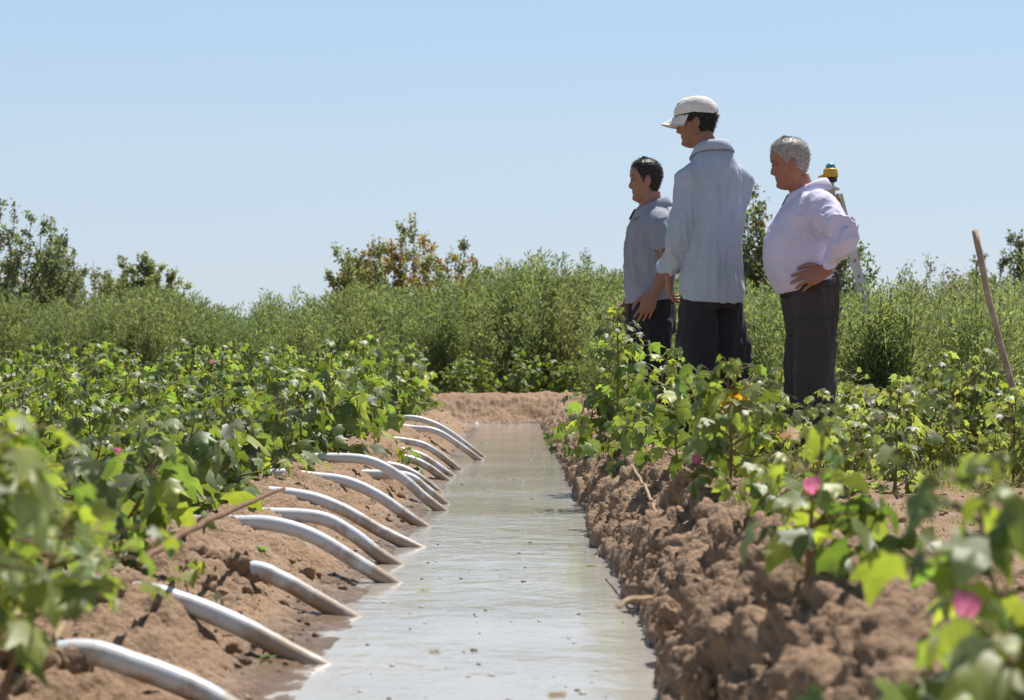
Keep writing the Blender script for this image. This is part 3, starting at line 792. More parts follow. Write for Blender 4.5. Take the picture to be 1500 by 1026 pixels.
# short grass on the open field
s = Soup()
def tuft(x, y, n, h, r, col):
    p = np.stack([rw.normal(x, r, n), rw.normal(y, r, n), np.zeros(n)], -1); p[:, 2] = terrain(p[:, 0], p[:, 1]) - .004
    fw = np.stack([rw.normal(0, .5, n), rw.normal(0, .5, n), np.ones(n)], -1)
    blades(s, p, fw, rw.uniform(.4, 1, n) * h, rw.uniform(.0025, .006, n), np.array(col) * rw.uniform(.7, 1.3, (n, 1)), rw)
for _ in range(170):
    y = rw.uniform(9.2, 13.4); x = rw.uniform(2.0 + (y - 9) * .02, 3.6); tuft(x, y, 70, rw.uniform(.06, .20), .09, (.25, .26, .13))
for _ in range(90):
    y = rw.uniform(10.8, 13.4); x = rw.uniform(.8, 2.4); tuft(x, y, 70, rw.uniform(.06, .16), .1, (.20, .24, .10))
for _ in range(24):
    u, v = rw.uniform(1240, 1420), rw.uniform(735, 800); d = .53 * FPX / (v - CV); tuft((u - CU) * d / FPX, d, 40, .05, .05, (.16, .20, .07))
o = link('grass', s.mesh('grass', M_WEED)); tag(o, 'short pale grass on the field right of the canal', 'grass', kind='stuff')

# ------------------------------------------------------------------ bushes and small trees on the skyline
LOVAL = [(np.array([(0, 0, 0), (.30, .40, .07), (0, 1, -.15), (-.30, .40, .07), (0, .45, -.03)]), np.array([(0, 1, 4), (1, 2, 4), (2, 3, 4), (3, 0, 4)]))]
def bush(name, loc, H, W, limbs, leaf, n_leaf, col, label, seed, odd=None, odd_share=0, lean=(0, 0), bare=.25, cat='tree', group=None, dens=1.0, up=.9, dome=.22, loose=.17):
    rs = np.random.RandomState(seed); root = empty(name, loc); tag(root, label, cat, group)
    tr, cr = Soup(), Soup(); ends = []
    bark = np.array([.16, .12, .085])
    limbs = int(limbs * 1.9)
    for k in range(limbs):
        a = rs.uniform(0, 6.28); rr = W * .52 * math.sqrt(rs.rand()); h = H * (1 - dome * (rr / (W * .5)) ** 1.8) * (1 - loose * rs.rand() ** 1.3) if k else H
        if k == 0: rr *= .3
        e = np.array([rr * math.cos(a) + lean[0], rr * math.sin(a) + lean[1], h])
        P = curve([(0, 0, -.1), (e[0] * .35, e[1] * .35, h * .3), (e[0] * .78, e[1] * .78, h * .66), e + rs.normal(0, .05, 3)], 6)
        P[1:-1] += rs.normal(0, .02 * H / 3, (len(P) - 2, 3))
        add_tube(tr, P, np.linspace(.028, .003, len(P)) * H / 3, 5, bark, cap=False)
        for q in range(12):
            t = bare + (.97 - bare) * (q + rs.rand()) / 12; f = t * (len(P) - 1); i = min(int(f), len(P) - 2); p = P[i] + (P[i + 1] - P[i]) * (f - i)
            b = rs.uniform(0, 6.28); L = H * .15 * (1.12 - t) * rs.uniform(.5, 1.5) + .07
            dv = norm([math.cos(b), math.sin(b), rs.uniform(.3, 1.3) * up])
            B = curve([p, p + dv * L * .5, p + dv * L + [0, 0, .05 * rs.rand()]], 3)
            add_tube(tr, B, np.linspace(.007, .0025, len(B)) * H / 3, 3, bark, cap=False); ends.append((B, 1.0))
        ends.append((P[-7:], .8))
    per = max(1, int(3.6 * n_leaf) // len(ends)); pos, fw, tint = [], [], []
    for B, wt in ends:
        c = np.array(col) * rs.uniform(.75, 1.35)
        mid = B[len(B) // 2]; core = math.exp(-((mid[0] - lean[0] * .5) / (W * .28)) ** 2 - ((mid[2] - .66 * H) / (H * .22)) ** 2)
        if odd is not None and rs.rand() < odd_share * (.15 + 1.3 * core): c = np.array(odd) * rs.uniform(.75, 1.25)
        n = max(1, int(per * wt * rs.uniform(.3, 1.7))); f = rs.rand(n) * (len(B) - 1); i = np.minimum(f.astype(int), len(B) - 2)
        p = B[i] + (B[i + 1] - B[i]) * (f - i)[:, None] + rs.normal(0, .035 * dens, (n, 3))
        pos.append(p); fw.append(rs.normal(0, .7, (n, 3)) + [0, 0, .25]); tint.append(c * rs.uniform(.75, 1.25, (n, 1)))
    pos = np.concatenate(pos); add_leaves(cr, pos, np.concatenate(fw), leaf * 1.0 * rs.uniform(.6, 1.2, len(pos)), np.concatenate(tint), rs, LOVAL, 1.5)
    link('trunk', tr.mesh('trunk', M_STEM), root); link('crown', cr.mesh('crown', M_BUSH), root)
    return root

def bush_at(u, d, vtop, wpx, **kw):
    S = FPX / d; x = (u - CU) / S
    return bush('small_tree' if kw.get('cat', 'tree') == 'tree' else 'bush', (x, d, .03), CZ + (CV - vtop) / S - .03, wpx / S, **kw)
G_ = 'trees on the skyline'
GREEN, OLIVE, GREY = (.075, .11, .04), (.11, .13, .055), (.10, .125, .075)
bush_at(602, 38, 312, 235, limbs=20, leaf=.075, n_leaf=7000, col=(.19, .205, .095), label='rounded tree with orange brown leaves in its middle, rising above the weeds', seed=61, odd=(.30, .19, .07), odd_share=.40, group=G_)
bush_at(528, 40, 392, 110, limbs=10, leaf=.07, n_leaf=2200, col=(.13, .155, .075), label='low dark bush at the left foot of the orange leaved tree', seed=62, cat='bush')
bush_at(-28, 34, 292, 210, limbs=15, leaf=.075, n_leaf=4200, col=(.16, .185, .11), label='tall dark leaved tree at the left edge with loose upright shoots', seed=63, lean=(.55, 0), group=G_, odd=(.2, .12, .05), odd_share=.12)
bush_at(75, 37, 344, 100, limbs=10, leaf=.07, n_leaf=2000, col=(.165, .185, .105), label='thin small tree right beside the tall one at the left edge', seed=64, group=G_, odd=(.2, .12, .05), odd_share=.35)
bush_at(138, 42, 380, 120, limbs=10, leaf=.07, n_leaf=2200, col=(.16, .185, .10), label='low loose bush between the left edge trees and the rounded willow', seed=65, cat='bush')
bush_at(206, 46, 374, 120, limbs=16, leaf=.09, n_leaf=5200, dome=.16, loose=.08, col=(.22, .24, .125), label='pale rounded willow like bush on the left skyline', seed=66, cat='bush', bare=.2)
bush_at(1130, 24, 268, 140, limbs=14, leaf=.062, n_leaf=4600, col=(.165, .185, .12), label='dense tree between the man in the cap and the man in the lavender shirt', seed=67, group=G_, odd=(.2, .13, .05), odd_share=.12)
bush_at(1228, 24.5, 296, 150, limbs=9, leaf=.066, n_leaf=1800, col=(.115, .14, .08), label='sparse tree spreading behind the tripod', seed=68, group=G_, up=.5)
bush_at(1365, 30, 362, 150, limbs=14, leaf=.055, n_leaf=1900, col=(.17, .18, .125), label='thin grey shrub on the skyline left of the leaning stick', seed=69, cat='bush', odd=(.22, .13, .07), odd_share=.2)
bush_at(1500, 33, 330, 170, limbs=14, leaf=.07, n_leaf=4200, col=(.13, .155, .085), label='rounded green tree at the right edge beyond the leaning stick', seed=70, group=G_)
bush_at(1430, 34, 385, 90, limbs=8, leaf=.06, n_leaf=1200, col=(.13, .15, .09), label='small thin bush showing behind the leaning stick', seed=71, cat='bush')
bush_at(865, 31, 376, 50, limbs=6, leaf=.06, n_leaf=420, col=(.11, .14, .07), label='thin upright sapling poking above the weeds left of the three men', seed=72, cat='bush')
bush_at(680, 33, 384, 50, limbs=5, leaf=.06, n_leaf=330, col=(.11, .14, .07), label='wispy sapling at the right foot of the orange leaved tree', seed=73, cat='bush')

# ------------------------------------------------------------------ sticks, stalks, leaves on the ground and the water
def stick(name, P, rad, m, label, cat, n=8, group=None, k=6, squash=1.0):
    P = curve(P, k); P = P + np.random.RandomState(len(label)).normal(0, .0012, P.shape); root = P[0].copy(); s = Soup()
    r = np.interp(np.linspace(0, 1, len(P)), np.linspace(0, 1, len(rad)), rad)
    add_tube(s, P - root, r, n, squash=squash); o = link(name, s.mesh(name, m), loc=root); tag(o, label, cat, group); return o
p0, p1 = at(1512, 712, 10.6), at(1428, 338, 11.0)
stick('wooden_stick', [p0, p0 + (p1 - p0) * .33 + [.012, 0, 0], p0 + (p1 - p0) * .66 + [-.006, 0, 0], p1], [.019, .018, .017, .018], M_WOOD, 'bare wooden stick stuck upright and leaning left in the pale weeds', 'stick', 12)
stick('dry_stalk', [at(205, 826, 3.75), at(262, 786, 4.2), at(325, 754, 4.7), at(415, 716, 5.5)], [.006, .0075, .0075, .005], M_STALK, 'long dry brown stalk lying along the top of the left bank', 'stalk')
stick('dry_twig', [at(20, 1010, 2.6), at(62, 962, 2.72), at(98, 908, 2.85), at(104, 896, 2.9)], [.004, .005, .005, .004], M_DRY, 'bent pale twig standing out of the bank in the bottom left corner', 'twig')
stick('dry_twig', [at(15, 905, 2.75), at(60, 900, 2.8), at(104, 900, 2.88)], [.004, .005, .004], M_DRY, 'short dry twig lying across the top of the bent pale twig', 'twig')
stick('dry_twig', [at(925, 680, 6.2), at(944, 712, 5.7), at(956, 740, 5.35), at(962, 752, 5.2)], [.003, .004, .004, .002], M_DRY, 'bent tan twig hanging down the face of the right bank', 'twig')
stick('dry_twig', [at(905, 890, 3.3), at(925, 878, 3.35), at(955, 876, 3.45)], [.003, .005, .004], M_DRY, 'pale root stub poking over the water from the right bank', 'twig')
rl = np.random.RandomState(23)
def fallen(u, v, d, size, col, label, name='fallen_leaf', z=None, flat=False, group='loose leaves'):
    p = at(u, v, d); s = Soup(); V, F = LEAVES[rl.randint(10)]
    if flat: V = V * [1, 1, .35]
    s.add(V * size, F, col); o = link(name, s.mesh(name, M_COTTON), loc=(p[0], p[1], ground_z(p[0], p[1]) + .02 if z is None else z))
    o.rotation_euler = (rl.uniform(-.2, .2), rl.uniform(-.2, .2), rl.uniform(0, 6.28)) if not flat else (0, 0, rl.uniform(0, 6.28)); tag(o, label, 'leaf', group)
def on_water(u, v, size, col, label):
    fallen(u, v, CZ * FPX / (v - CV), size, col, label, 'floating_leaf', .006, True, 'leaves floating on the canal')
on_water(617, 866, .035, (.22, .25, .04), 'green leaf floating nearest the long arched siphon tube')
on_water(860, 830, .04, (.13, .16, .03), 'olive leaf floating close to the right bank')
on_water(644, 956, .03, (.20, .13, .07), 'brown leaf floating in the lower middle of the canal')
on_water(840, 800, .028, (.22, .14, .07), 'dry leaf floating a little way out from the right bank')
on_water(820, 1018, .04, (.30, .20, .09), 'tan leaf floating at the bottom edge')
on_water(697, 795, .028, (.2, .13, .07), 'brown crumb of leaf floating off the end of the muddy tube')
fallen(372, 790, 5.6, .075, (.10, .20, .03), 'fresh green leaf beside the upper end of the long arched tube')
fallen(398, 955, 4.2, .03, (.12, .18, .03), 'tiny green leaf in the mud under the second siphon tube')
fallen(885, 818, 4.0, .045, (.16, .18, .05), 'small olive leaf at the foot of the right bank')
fallen(15, 915, 2.9, .05, (.3, .34, .16), 'pale dry leaf on the bank at the left edge')
r_ = hero(0, 0, 4.6, .07, 4, .04, .05, 'tiny seedling on the left bank between the second and third tubes', 51, x=-.74, bolls=0)
r_ = hero(0, 0, 11.0, .12, 6, .07, .07, 'small seedling on the left bank among the far tubes', 52, x=-.60, bolls=0)
r_ = hero(0, 0, 16.6, .10, 7, .08, .07, 'clump of dark leaves trailing in the water at the right bank', 53, x=.30, bolls=0)
s = Soup()
for _ in range(170):
    y = 2.4 * (20 / 2.4) ** rl.rand(); x = WR + .03 + rl.rand() ** 1.5 * .7 if rl.rand() < .5 else WL - .10 - rl.rand() * .6
    a = rl.uniform(0, 6.28); Ls = rl.uniform(.02, .075); z0 = ground_z(x, y) + .012; dx, dy = math.cos(a) * Ls / 2, math.sin(a) * Ls / 2
    add_tube(s, [(x - dx, y - dy, ground_z(x - dx, y - dy) + .012), (x, y, z0 + .004), (x + dx, y + dy, ground_z(x + dx, y + dy) + .012)], rl.uniform(.0008, .002), 4, np.array([.38, .28, .16]) * rl.uniform(.5, 1.2))
o = link('dry_straw', s.mesh('dry_straw', M_STEM)); tag(o, 'bits of dry straw scattered over the canal banks', 'straw', kind='stuff')
# specks of foam and chaff drifting on the canal
s = Soup()
for _ in range(150):
    y = 3.6 * (20 / 3.6) ** rl.rand(); x = rl.uniform(-.36, .26); rr = rl.uniform(.002, .006) * (1 if rl.rand() < .8 else 1.6)
    V, F = ICO2; s.add(V * rr * [1, 1, .5] + [x, y, .001], F, (.55, .52, .46) if rl.rand() < .55 else (.16, .11, .07))
o = link('floating_chaff', s.mesh('floating_chaff', attr_material('chaff', .4))); tag(o, 'specks of foam and chaff drifting on the canal', 'chaff', kind='stuff')

# ------------------------------------------------------------------ people
def ring_loft(rings, n=40):
    """rings: (centre, U front dir, V side dir, a_front, a_back, b, exponent)"""
    a = np.linspace(0, 2 * np.pi, n, endpoint=False); V = []
    for c, U, W, af, ab, b, e in rings:
        ca, sa = np.cos(a), np.sin(a); x = np.sign(ca) * np.abs(ca) ** (2 / e); y = np.sign(sa) * np.abs(sa) ** (2 / e)
        V.append(np.asarray(c) + np.where(ca > 0, af, ab)[:, None] * x[:, None] * np.asarray(U) + b * y[:, None] * np.asarray(W))
    m = len(V); V = np.concatenate(V); i = np.arange(m - 1)[:, None] * n; j = np.arange(n)[None]
    q = np.stack([i + j, i + (j + 1) % n, i + n + (j + 1) % n, i + n + j], -1).reshape(-1, 4)
    V = np.concatenate([V, [rings[0][0]], [rings[-1][0]]]); b0 = m * n; k = np.arange(n)
    t = np.concatenate([np.stack([np.full(n, b0), (k + 1) % n, k], -1), np.stack([np.full(n, b0 + 1), (m - 1) * n + k, (m - 1) * n + (k + 1) % n], -1)])
    return V, q, t
XA, YA = np.array([1.0, 0, 0]), np.array([0, 1.0, 0])
def add_rings(s, rings, n=40):
    V, q, t = ring_loft(rings, n); b = s.n
    s.V.append(V); s.T.append(np.ones((len(V), 3))); s.F.setdefault(4, []).append(q + b); s.F.setdefault(3, []).append(t + b); s.n += len(V)
def ball(s, c, r, sc=(1, 1, 1)):
    V, F = ICO3; s.add(V * r * np.asarray(sc) + np.asarray(c), F)
def limb(s, P, rad, n=20, k=6, squash=1.0):
    P = curve(P, k); r = np.interp(np.linspace(0, 1, len(P)), np.linspace(0, 1, len(rad)), rad); add_tube(s, P, r, n, squash=squash)

def fuse(s, voxel, smooth=4, factor=.5):
    """one continuous surface out of overlapping closed pieces"""
    me = s.mesh('tmp', M_SKIN); o = link('tmp', me)
    r = o.modifiers.new('r', 'REMESH'); r.mode = 'VOXEL'; r.voxel_size = voxel
    if smooth:
        m = o.modifiers.new('s', 'SMOOTH'); m.iterations = smooth; m.factor = factor
    dg = bpy.context.evaluated_depsgraph_get(); dg.update(); ev = o.evaluated_get(dg); me2 = ev.to_mesh()
    V = np.empty(len(me2.vertices) * 3, np.float32); me2.vertices.foreach_get('co', V); V = V.reshape(-1, 3).astype(float)
    nrm = np.empty(len(me2.vertices) * 3, np.float32); me2.vertices.foreach_get('normal', nrm); nrm = nrm.reshape(-1, 3).astype(float)
    L = np.empty(len(me2.loops), np.int32); me2.loops.foreach_get('vertex_index', L)
    tot = np.empty(len(me2.polygons), np.int32); me2.polygons.foreach_get('loop_total', tot); st = np.empty(len(me2.polygons), np.int32); me2.polygons.foreach_get('loop_start', st)
    Fs = []
    for k in np.unique(tot): Fs.append(L[st[tot == k][:, None] + np.arange(k)])
    ev.to_mesh_clear(); bpy.data.objects.remove(o); bpy.data.meshes.remove(me)
    return V, nrm, Fs

# ---- head: profile tables (m above the chin), ear line at x = 0, face towards +x
HZ = np.array([-.005, .004, .016, .030, .045, .056, .066, .078, .095, .112, .126, .140, .155, .172, .190, .206, .220, .229, .233])
HF = np.array([.045, .066, .080, .082, .077, .080, .078, .080, .082, .081, .079, .089, .092, .090, .082, .067, .044, .020, .003])
HB = np.array([.020, .030, .042, .052, .060, .066, .072, .078, .088, .096, .102, .106, .107, .104, .095, .080, .055, .026, .004])
HW = np.array([.022, .036, .047, .054, .058, .061, .063, .065, .068, .070, .0715, .073, .0745, .073, .068, .058, .040, .018, .003])
NT, NZ = 96, 64
def head_grid(off=0.0, fat=1.0):
    z = np.concatenate([np.linspace(-.005, .2, 48, endpoint=False), .2 + .033 * np.sin(np.linspace(0, np.pi / 2, 16))])
    th = np.linspace(0, 2 * np.pi, NT, endpoint=False)
    f, b, w = (np.interp(z, HZ, t) for t in (HF, HB, HW))
    jaw = np.interp(z, [0, .06, .10], [fat, fat, 1]); w = w * jaw
    ct, st = np.cos(th), np.sin(th)
    X = np.where(ct > 0, f[:, None] * np.abs(ct) ** .82, -b[:, None] * np.abs(ct) ** .95)
    Y = w[:, None] * np.sign(st) * np.abs(st) ** .9
    Z = np.repeat(z[:, None], NT, 1)
    front = (X > .03)
    # nose
    nz = np.interp(z, [.066, .074, .080, .086, .098, .112, .124, .134], [0, .010, .023, .0255, .0205, .013, .005, 0])
    nw = np.interp(z, [.07, .085, .10, .13], [.016, .0155, .0115, .009])
    X = X + front * nz[:, None] * np.exp(-(Y / nw[:, None]) ** 2)
    # eye sockets, brow, lips, chin, cheeks
    g = lambda zc, zs, yc, ys, amp: amp * np.exp(-((Z - zc) / zs) ** 2) * np.exp(-((np.abs(Y) - yc) / ys) ** 2) * front
    X = X - g(.1235, .0095, .031, .015, .013) + g(.141, .007, .027, .02, .005) + g(.060, .0045, 0, .019, .0065) + g(.0495, .005, 0, .017, .0065) - g(.0545, .0022, 0, .02, .004) + g(.018, .012, 0, .02, .006) + g(.098, .016, .042, .016, .004)
    V = np.stack([X, Y, Z], -1)
    if off:
        c = np.array([-.008, 0, .11]); V = V + off * (V - c) / np.linalg.norm(V - c, axis=-1, keepdims=True)
    return V
def grid_faces(mask=None):
    i = np.arange(NZ - 1)[:, None] * NT; j = np.arange(NT)[None]
    q = np.stack([i + j, i + (j + 1) % NT, i + NT + (j + 1) % NT, i + NT + j], -1).reshape(-1, 4)
    return q if mask is None else q[mask.ravel()[q].all(1)]

def hand(s, w, d, n, side, curl=.5, spread=.10, scale=1.0, thumb_in=.5):
    """w wrist, d towards the fingers, n out of the back of the hand, side +1: thumb on the +cross(d,n) side"""
    w = np.asarray(w, float); d = norm(d); n = norm(np.asarray(n) - d * np.dot(n, d)); a = np.cross(d, n) * side
    k = scale
    limb(s, [w - d * .02, w + d * .03 * k + a * .004, w + d * .065 * k, w + d * .092 * k], [.026, .034 * k, .040 * k, .036 * k], 18, 4, .42) if False else None
    # palm: flattened loft
    rings = []
    for t, b, th in ((-.025, .026, .021), (.0, .028, .020), (.03, .037, .018), (.06, .042, .016), (.085, .041, .0135), (.096, .036, .010)):
        rings.append((w + d * t * k, n, a, th * k, th * k, b * k, 2.4))
    add_rings(s, rings, 24)
    for q, (o, L, r) in enumerate(((.030, .070, .0088), (.010, .079, .0092), (-.0105, .073, .0088), (-.030, .058, .0078))):
        b = w + d * (.088 - .006 * abs(q - 1)) * k + a * o * k; f = norm(d + a * spread * (1.3 - q * .9)); c = curl * (1 + .12 * q)
        P = [b - f * .02 * k]
        p = b.copy(); ang = 0
        for sl, ca in ((.45, .45), (.30, .75), (.25, .45)):
            P.append(p.copy()); ang += ca * c; p = p + (f * math.cos(ang) - n * math.sin(ang)) * L * sl * k
        P.append(p); limb(s, P, [r * k, r * k, r * .95 * k, r * .88 * k, r * .72 * k], 12, 4)
        ball(s, p, r * .74 * k)
    tb = w + d * .022 * k + a * .026 * k
    t1 = tb + norm(d * .75 + a * .7 - n * .35 * thumb_in) * .042 * k; t2 = t1 + norm(d * .95 + a * .25 - n * .5 * thumb_in) * .032 * k; t3 = t2 + norm(d * 1.0 + a * .05 - n * .6 * thumb_in) * .024 * k
    limb(s, [tb - a * .012 * k, tb, t1, t2, t3], [.013 * k, .0125 * k, .011 * k, .0102 * k, .008 * k], 12, 4); ball(s, t3, .0085 * k)

def wrinkle(V, nrm, amp, scale, off=0, stretch=(1, 1, .35), ridged=True):
    p = V * np.asarray(stretch) * scale + off
    p = p + .35 * np.stack([perlin(p * .7 + 3), perlin(p * .7 + 13), perlin(p * .7 + 23)], -1)
    f = perlin(p)
    if ridged: f = np.clip(1 - 2.0 * np.abs(f), 0, 1) ** 1.7 * 2.2 - .8
    return V + nrm * (amp * f)[:, None]

HS = np.ones(3)
def rot_head(V, pos, yaw, pitch):
    V = np.asarray(V) * HS
    M = np.array(Matrix.Rotation(yaw, 3, 'Z') @ Matrix.Rotation(pitch, 3, 'Y')); return V @ M.T + np.asarray(pos)

def person(spec):
    global HS
    HS = np.array(spec.get('hs', (1, 1, 1)), float)
    f = np.array(spec['face']); yaw = math.atan2(f[1], f[0])
    s = Soup()
    # torso under the shirt
    add_rings(s, [(np.array([c, 0, h]), XA, YA, max(.03, af - .022), max(.03, ab - .022), max(.03, b - .024), 2.2) for h, c, af, ab, b in spec['torso']])
    hx, hy, hz = spec['head']; pitch, hyaw = spec['pitch'], spec['hyaw']; nx_, nh = spec['neck']
    limb(s, [(nx_, 0, nh - .05), (nx_ * .6 + (hx - .018) * .4, hy * .4, nh + .02), (hx - .018, hy, hz + .05)], [.068, .060, .058], 24)
    for arm in spec['arms']:
        sh, el, wr = (np.array(p, float) for p in arm['joints'])
        limb(s, [sh, (sh + el) / 2, el, (el * .65 + wr * .35), (el * .2 + wr * .8), wr], [.048, .044, .038, .040, .029, .026], 18, 5, .95)
        hand(s, wr, arm['dir'], arm['back'], arm['side'], arm.get('curl', .5), arm.get('spread', .1), arm.get('k', 1.0))
    lg = spec['leg']
    for sy in (1, -1):
        limb(s, [(lg['x'], .085 * sy, lg['hip']), (lg['x'] + .01, .09 * sy, lg['hip'] * .55), (lg['x'] - .01, .095 * sy, .09), (lg['x'] - .005, .095 * sy, .05)], [.075, .055, .038, .036], 18)
        limb(s, [(lg['x'] - .05, .095 * sy, .045), (lg['x'] + .06, .10 * sy, .035), (lg['x'] + .13, .105 * sy, .025)], [.032, .034, .022], 14)
    G = rot_head(head_grid(0, spec.get('fat', 1)).reshape(-1, 3), spec['head'], hyaw, pitch)
    q = grid_faces(); b = s.n; cap0 = np.arange(NT); cap1 = (NZ - 1) * NT + np.arange(NT)
    V = np.concatenate([G, [G[cap0].mean(0)], [G[cap1].mean(0)]]); k = np.arange(NT)
    tri = np.concatenate([np.stack([np.full(NT, NZ * NT), (k + 1) % NT, k], -1), np.stack([np.full(NT, NZ * NT + 1), cap1, (NZ - 1) * NT + (k + 1) % NT], -1)])
    s.V.append(V); s.T.append(np.ones((len(V), 3))); s.F.setdefault(4, []).append(q + b); s.F.setdefault(3, []).append(tri + b); s.n += len(V)
    for sy in (1, -1):                                                # ears and eyeballs
        V, F = ICO3
        e = V * [.019, .0075, .032]; e[:, 1] += .35 * np.maximum(0, -e[:, 0]) * sy
        e = e @ np.array(Matrix.Rotation(-.18, 3, 'Y')).T + [-.004, .0765 * sy, .108]
        s.add(rot_head(e, spec['head'], hyaw, pitch), F)
        s.add(rot_head(V * .0115 + [.0745, .031 * sy, .1235], spec['head'], hyaw, pitch), F)
    BV, Bn, BF = fuse(s, .0042, 3, .4)
    # true skin colours: lips, brows, eyes, shaved chin
    Mh = np.array(Matrix.Rotation(hyaw, 3, 'Z') @ Matrix.Rotation(pitch, 3, 'Y')); H = ((BV - np.array(spec['head'])) @ Mh) / HS
    col = np.tile(np.array(spec['skin']), (len(BV), 1)); X, Y, Z = H.T; fr = X > .03
    def paint(mask, c, k): col[:] = col * (1 - (mask * k)[:, None]) + np.asarray(c) * (mask * k)[:, None]
    bl = lambda zc, zs, yc, ys: np.exp(-((Z - zc) / zs) ** 4) * np.exp(-((np.abs(Y) - yc) / ys) ** 4) * fr
    paint(bl(.03, .03, 0, .055) , np.array(spec['skin']) * [.72, .76, .84], .5)
    paint(bl(.0545, .008, 0, .02), np.array(spec['skin']) * [.8, .55, .55], .7)
    paint(bl(.1425, .0045, .031, .017), spec['brow'], .85)
    paint(bl(.1235, .0042, .031, .012), (.03, .02, .018), .85)
    body = link('person', make_mesh('person', BV, BF, M_SKIN, col)); body.location = spec['loc']; body.rotation_euler = (0, 0, yaw)
    tag(body, spec['label'], 'person', 'men standing on the canal bank')
    # hair: a shell over the scalp with an uneven edge
    hg = head_grid(0, 1); Zg, Yg, Xg = hg[..., 2], hg[..., 1], hg[..., 0]; th = np.abs(np.arctan2(np.sin(np.linspace(0, 2 * np.pi, NT, endpoint=False)), np.cos(np.linspace(0, 2 * np.pi, NT, endpoint=False))))[None]
    hl = np.interp(th, [0, .5, .9, 1.15, 1.35, 1.55, 1.75, 2.1, 3.15], spec['hairline']) + .004 * perlin(hg.reshape(-1, 3) * 90).reshape(Zg.shape)
    mk = (Zg - hl) / .014; keep = mk > -.6
    thick = np.clip(mk, -.6, 1) * spec['hair_thick']; c = np.array([-.008, 0, .11]); dirs = (hg - c) / np.linalg.norm(hg - c, axis=-1, keepdims=True)
    pn = hg.reshape(-1, 3) * np.array([70, 160, 110]); rough = (.0022 * perlin(pn) + .0016 * perlin(pn * 2.3)).reshape(Zg.shape)
    topb = np.interp(Zg, [.15, .2, .235], [0, .6, 1.0]) * spec.get('hair_top', .008)
    hv = hg + dirs * (thick + rough * (mk > 0) + topb * np.clip(mk, 0, 1))[..., None]
    q = grid_faces(keep); fl = hv.reshape(-1, 3); fl = np.concatenate([fl, [fl[(NZ - 1) * NT:].mean(0)]]); k = np.arange(NT)
    top = np.stack([np.full(NT, NZ * NT), (NZ - 1) * NT + k, (NZ - 1) * NT + (k + 1) % NT], -1)
    HVr = rot_head(fl, spec['head'], hyaw, pitch)
    hc = np.tile(np.array(spec['hair']), (len(HVr), 1)) * (1 + .22 * perlin(np.concatenate([pn, pn[-1:]]) * .8))[:, None]
    hs = Soup(); hs.add(HVr, q, hc); hs.F.setdefault(3, []).append(top)
    rs = np.random.RandomState(spec['seed']); cand = np.argwhere(mk > -.35); pick = cand[rs.randint(0, len(cand), spec.get('strands', 5200))]
    base = hv[pick[:, 0], pick[:, 1]] + rs.normal(0, .0022, (len(pick), 3)); dv = dirs[pick[:, 0], pick[:, 1]]
    fwd_ = dv * rs.uniform(.0, .40, (len(pick), 1)) + np.array([-.25, 0, -.35]) * np.where(base[:, 2:] > .19, [.6, 1, -.4], [1, 1, 1.6]) + rs.normal(0, .28, (len(pick), 3))
    tn = np.array(spec['hair']) * rs.uniform(.65, 1.4, (len(pick), 1))
    blades(hs, rot_head(base, spec['head'], hyaw, pitch), rot_head(fwd_, (0, 0, 0), hyaw, pitch), rs.uniform(.006, .012, len(pick)), np.full(len(pick), .0015), tn, rs)
    link('hair', hs.mesh('hair', attr_material('hair_' + spec['key'], .5, .3, .25, 90)), body)
    # shirt
    s = Soup()
    add_rings(s, [(np.array([c, 0, h]), np.array([1, 0, spec.get('hem_tilt', 0) if i == 0 else spec.get('hem_tilt', 0) * .5 if i == 1 else 0]), YA, af, ab, b, 2.3) for i, (h, c, af, ab, b) in enumerate(spec['torso'])])
    for arm in spec['arms']: limb(s, arm['sleeve'], arm['sleeve_r'], 24, 6)
    SV, Sn, SF = fuse(s, .0065, spec.get('shirt_smooth', 5))
    if 'yoke' in spec:                                                # shoulder yoke and the pleat below it
        bk = sstep(.02, -.04, SV[:, 0]); yk = spec['yoke']
        SV = SV + Sn * (bk * (.0045 * sstep(yk - .006, yk + .004, SV[:, 2]) + .006 * sstep(yk + .004, yk - .02, SV[:, 2]) * (np.exp(-((SV[:, 1] - .02) / .012) ** 2) + np.exp(-((SV[:, 1] + .045) / .012) ** 2))))[:, None]
    arm_w = (spec.get('calm', 1.0) + (1.35 - spec.get('calm', 1.0)) * sstep(.155, .215, np.abs(SV[:, 1]))) * (.12 + .88 * sstep(SV[:, 2].min() + .01, SV[:, 2].min() + .14, SV[:, 2])) * (1 - .75 * sstep(spec['head'][2] - .17, spec['head'][2] - .10, SV[:, 2]))
    Sn = Sn * arm_w[:, None]
    SV = wrinkle(SV, Sn, spec['wr'] * .9, 7.5, spec['seed'], spec.get('wr_stretch', (1, 1, .4)))
    SV = wrinkle(SV, Sn, spec['wr'] * .45, 19, spec['seed'] + 9, spec.get('wr_stretch', (1, 1, .4)))
    shirt = link('shirt', make_mesh('shirt', SV, SF, spec['shirt_mat']), body)
    # collar: a folded band round the neck, higher at the back
    s = Soup(); cx, ch, cr_ = spec['collar']; n = 48; a = np.linspace(-np.pi * .93, np.pi * .93, n) + np.pi
    prof = [(.000, .000), (.002, .030), (.006, .036), (.014, .030), (.038, -.014), (.034, -.017), (.010, .022)]
    V = []
    for r_, z_ in prof:
        dip = np.cos(a) * .5 + .5                                     # 1 at the front
        V.append(np.stack([cx + (cr_ + r_) * 1.08 * np.cos(a), (cr_ + r_) * np.sin(a), ch + z_ * (1 + .15 * dip) - .030 * dip ** 2 + spec.get('collar_tilt', 0) * np.cos(a)], -1))
    m = len(prof); V = np.concatenate(V); i = np.arange(m - 1)[:, None] * n; j = np.arange(n - 1)[None]
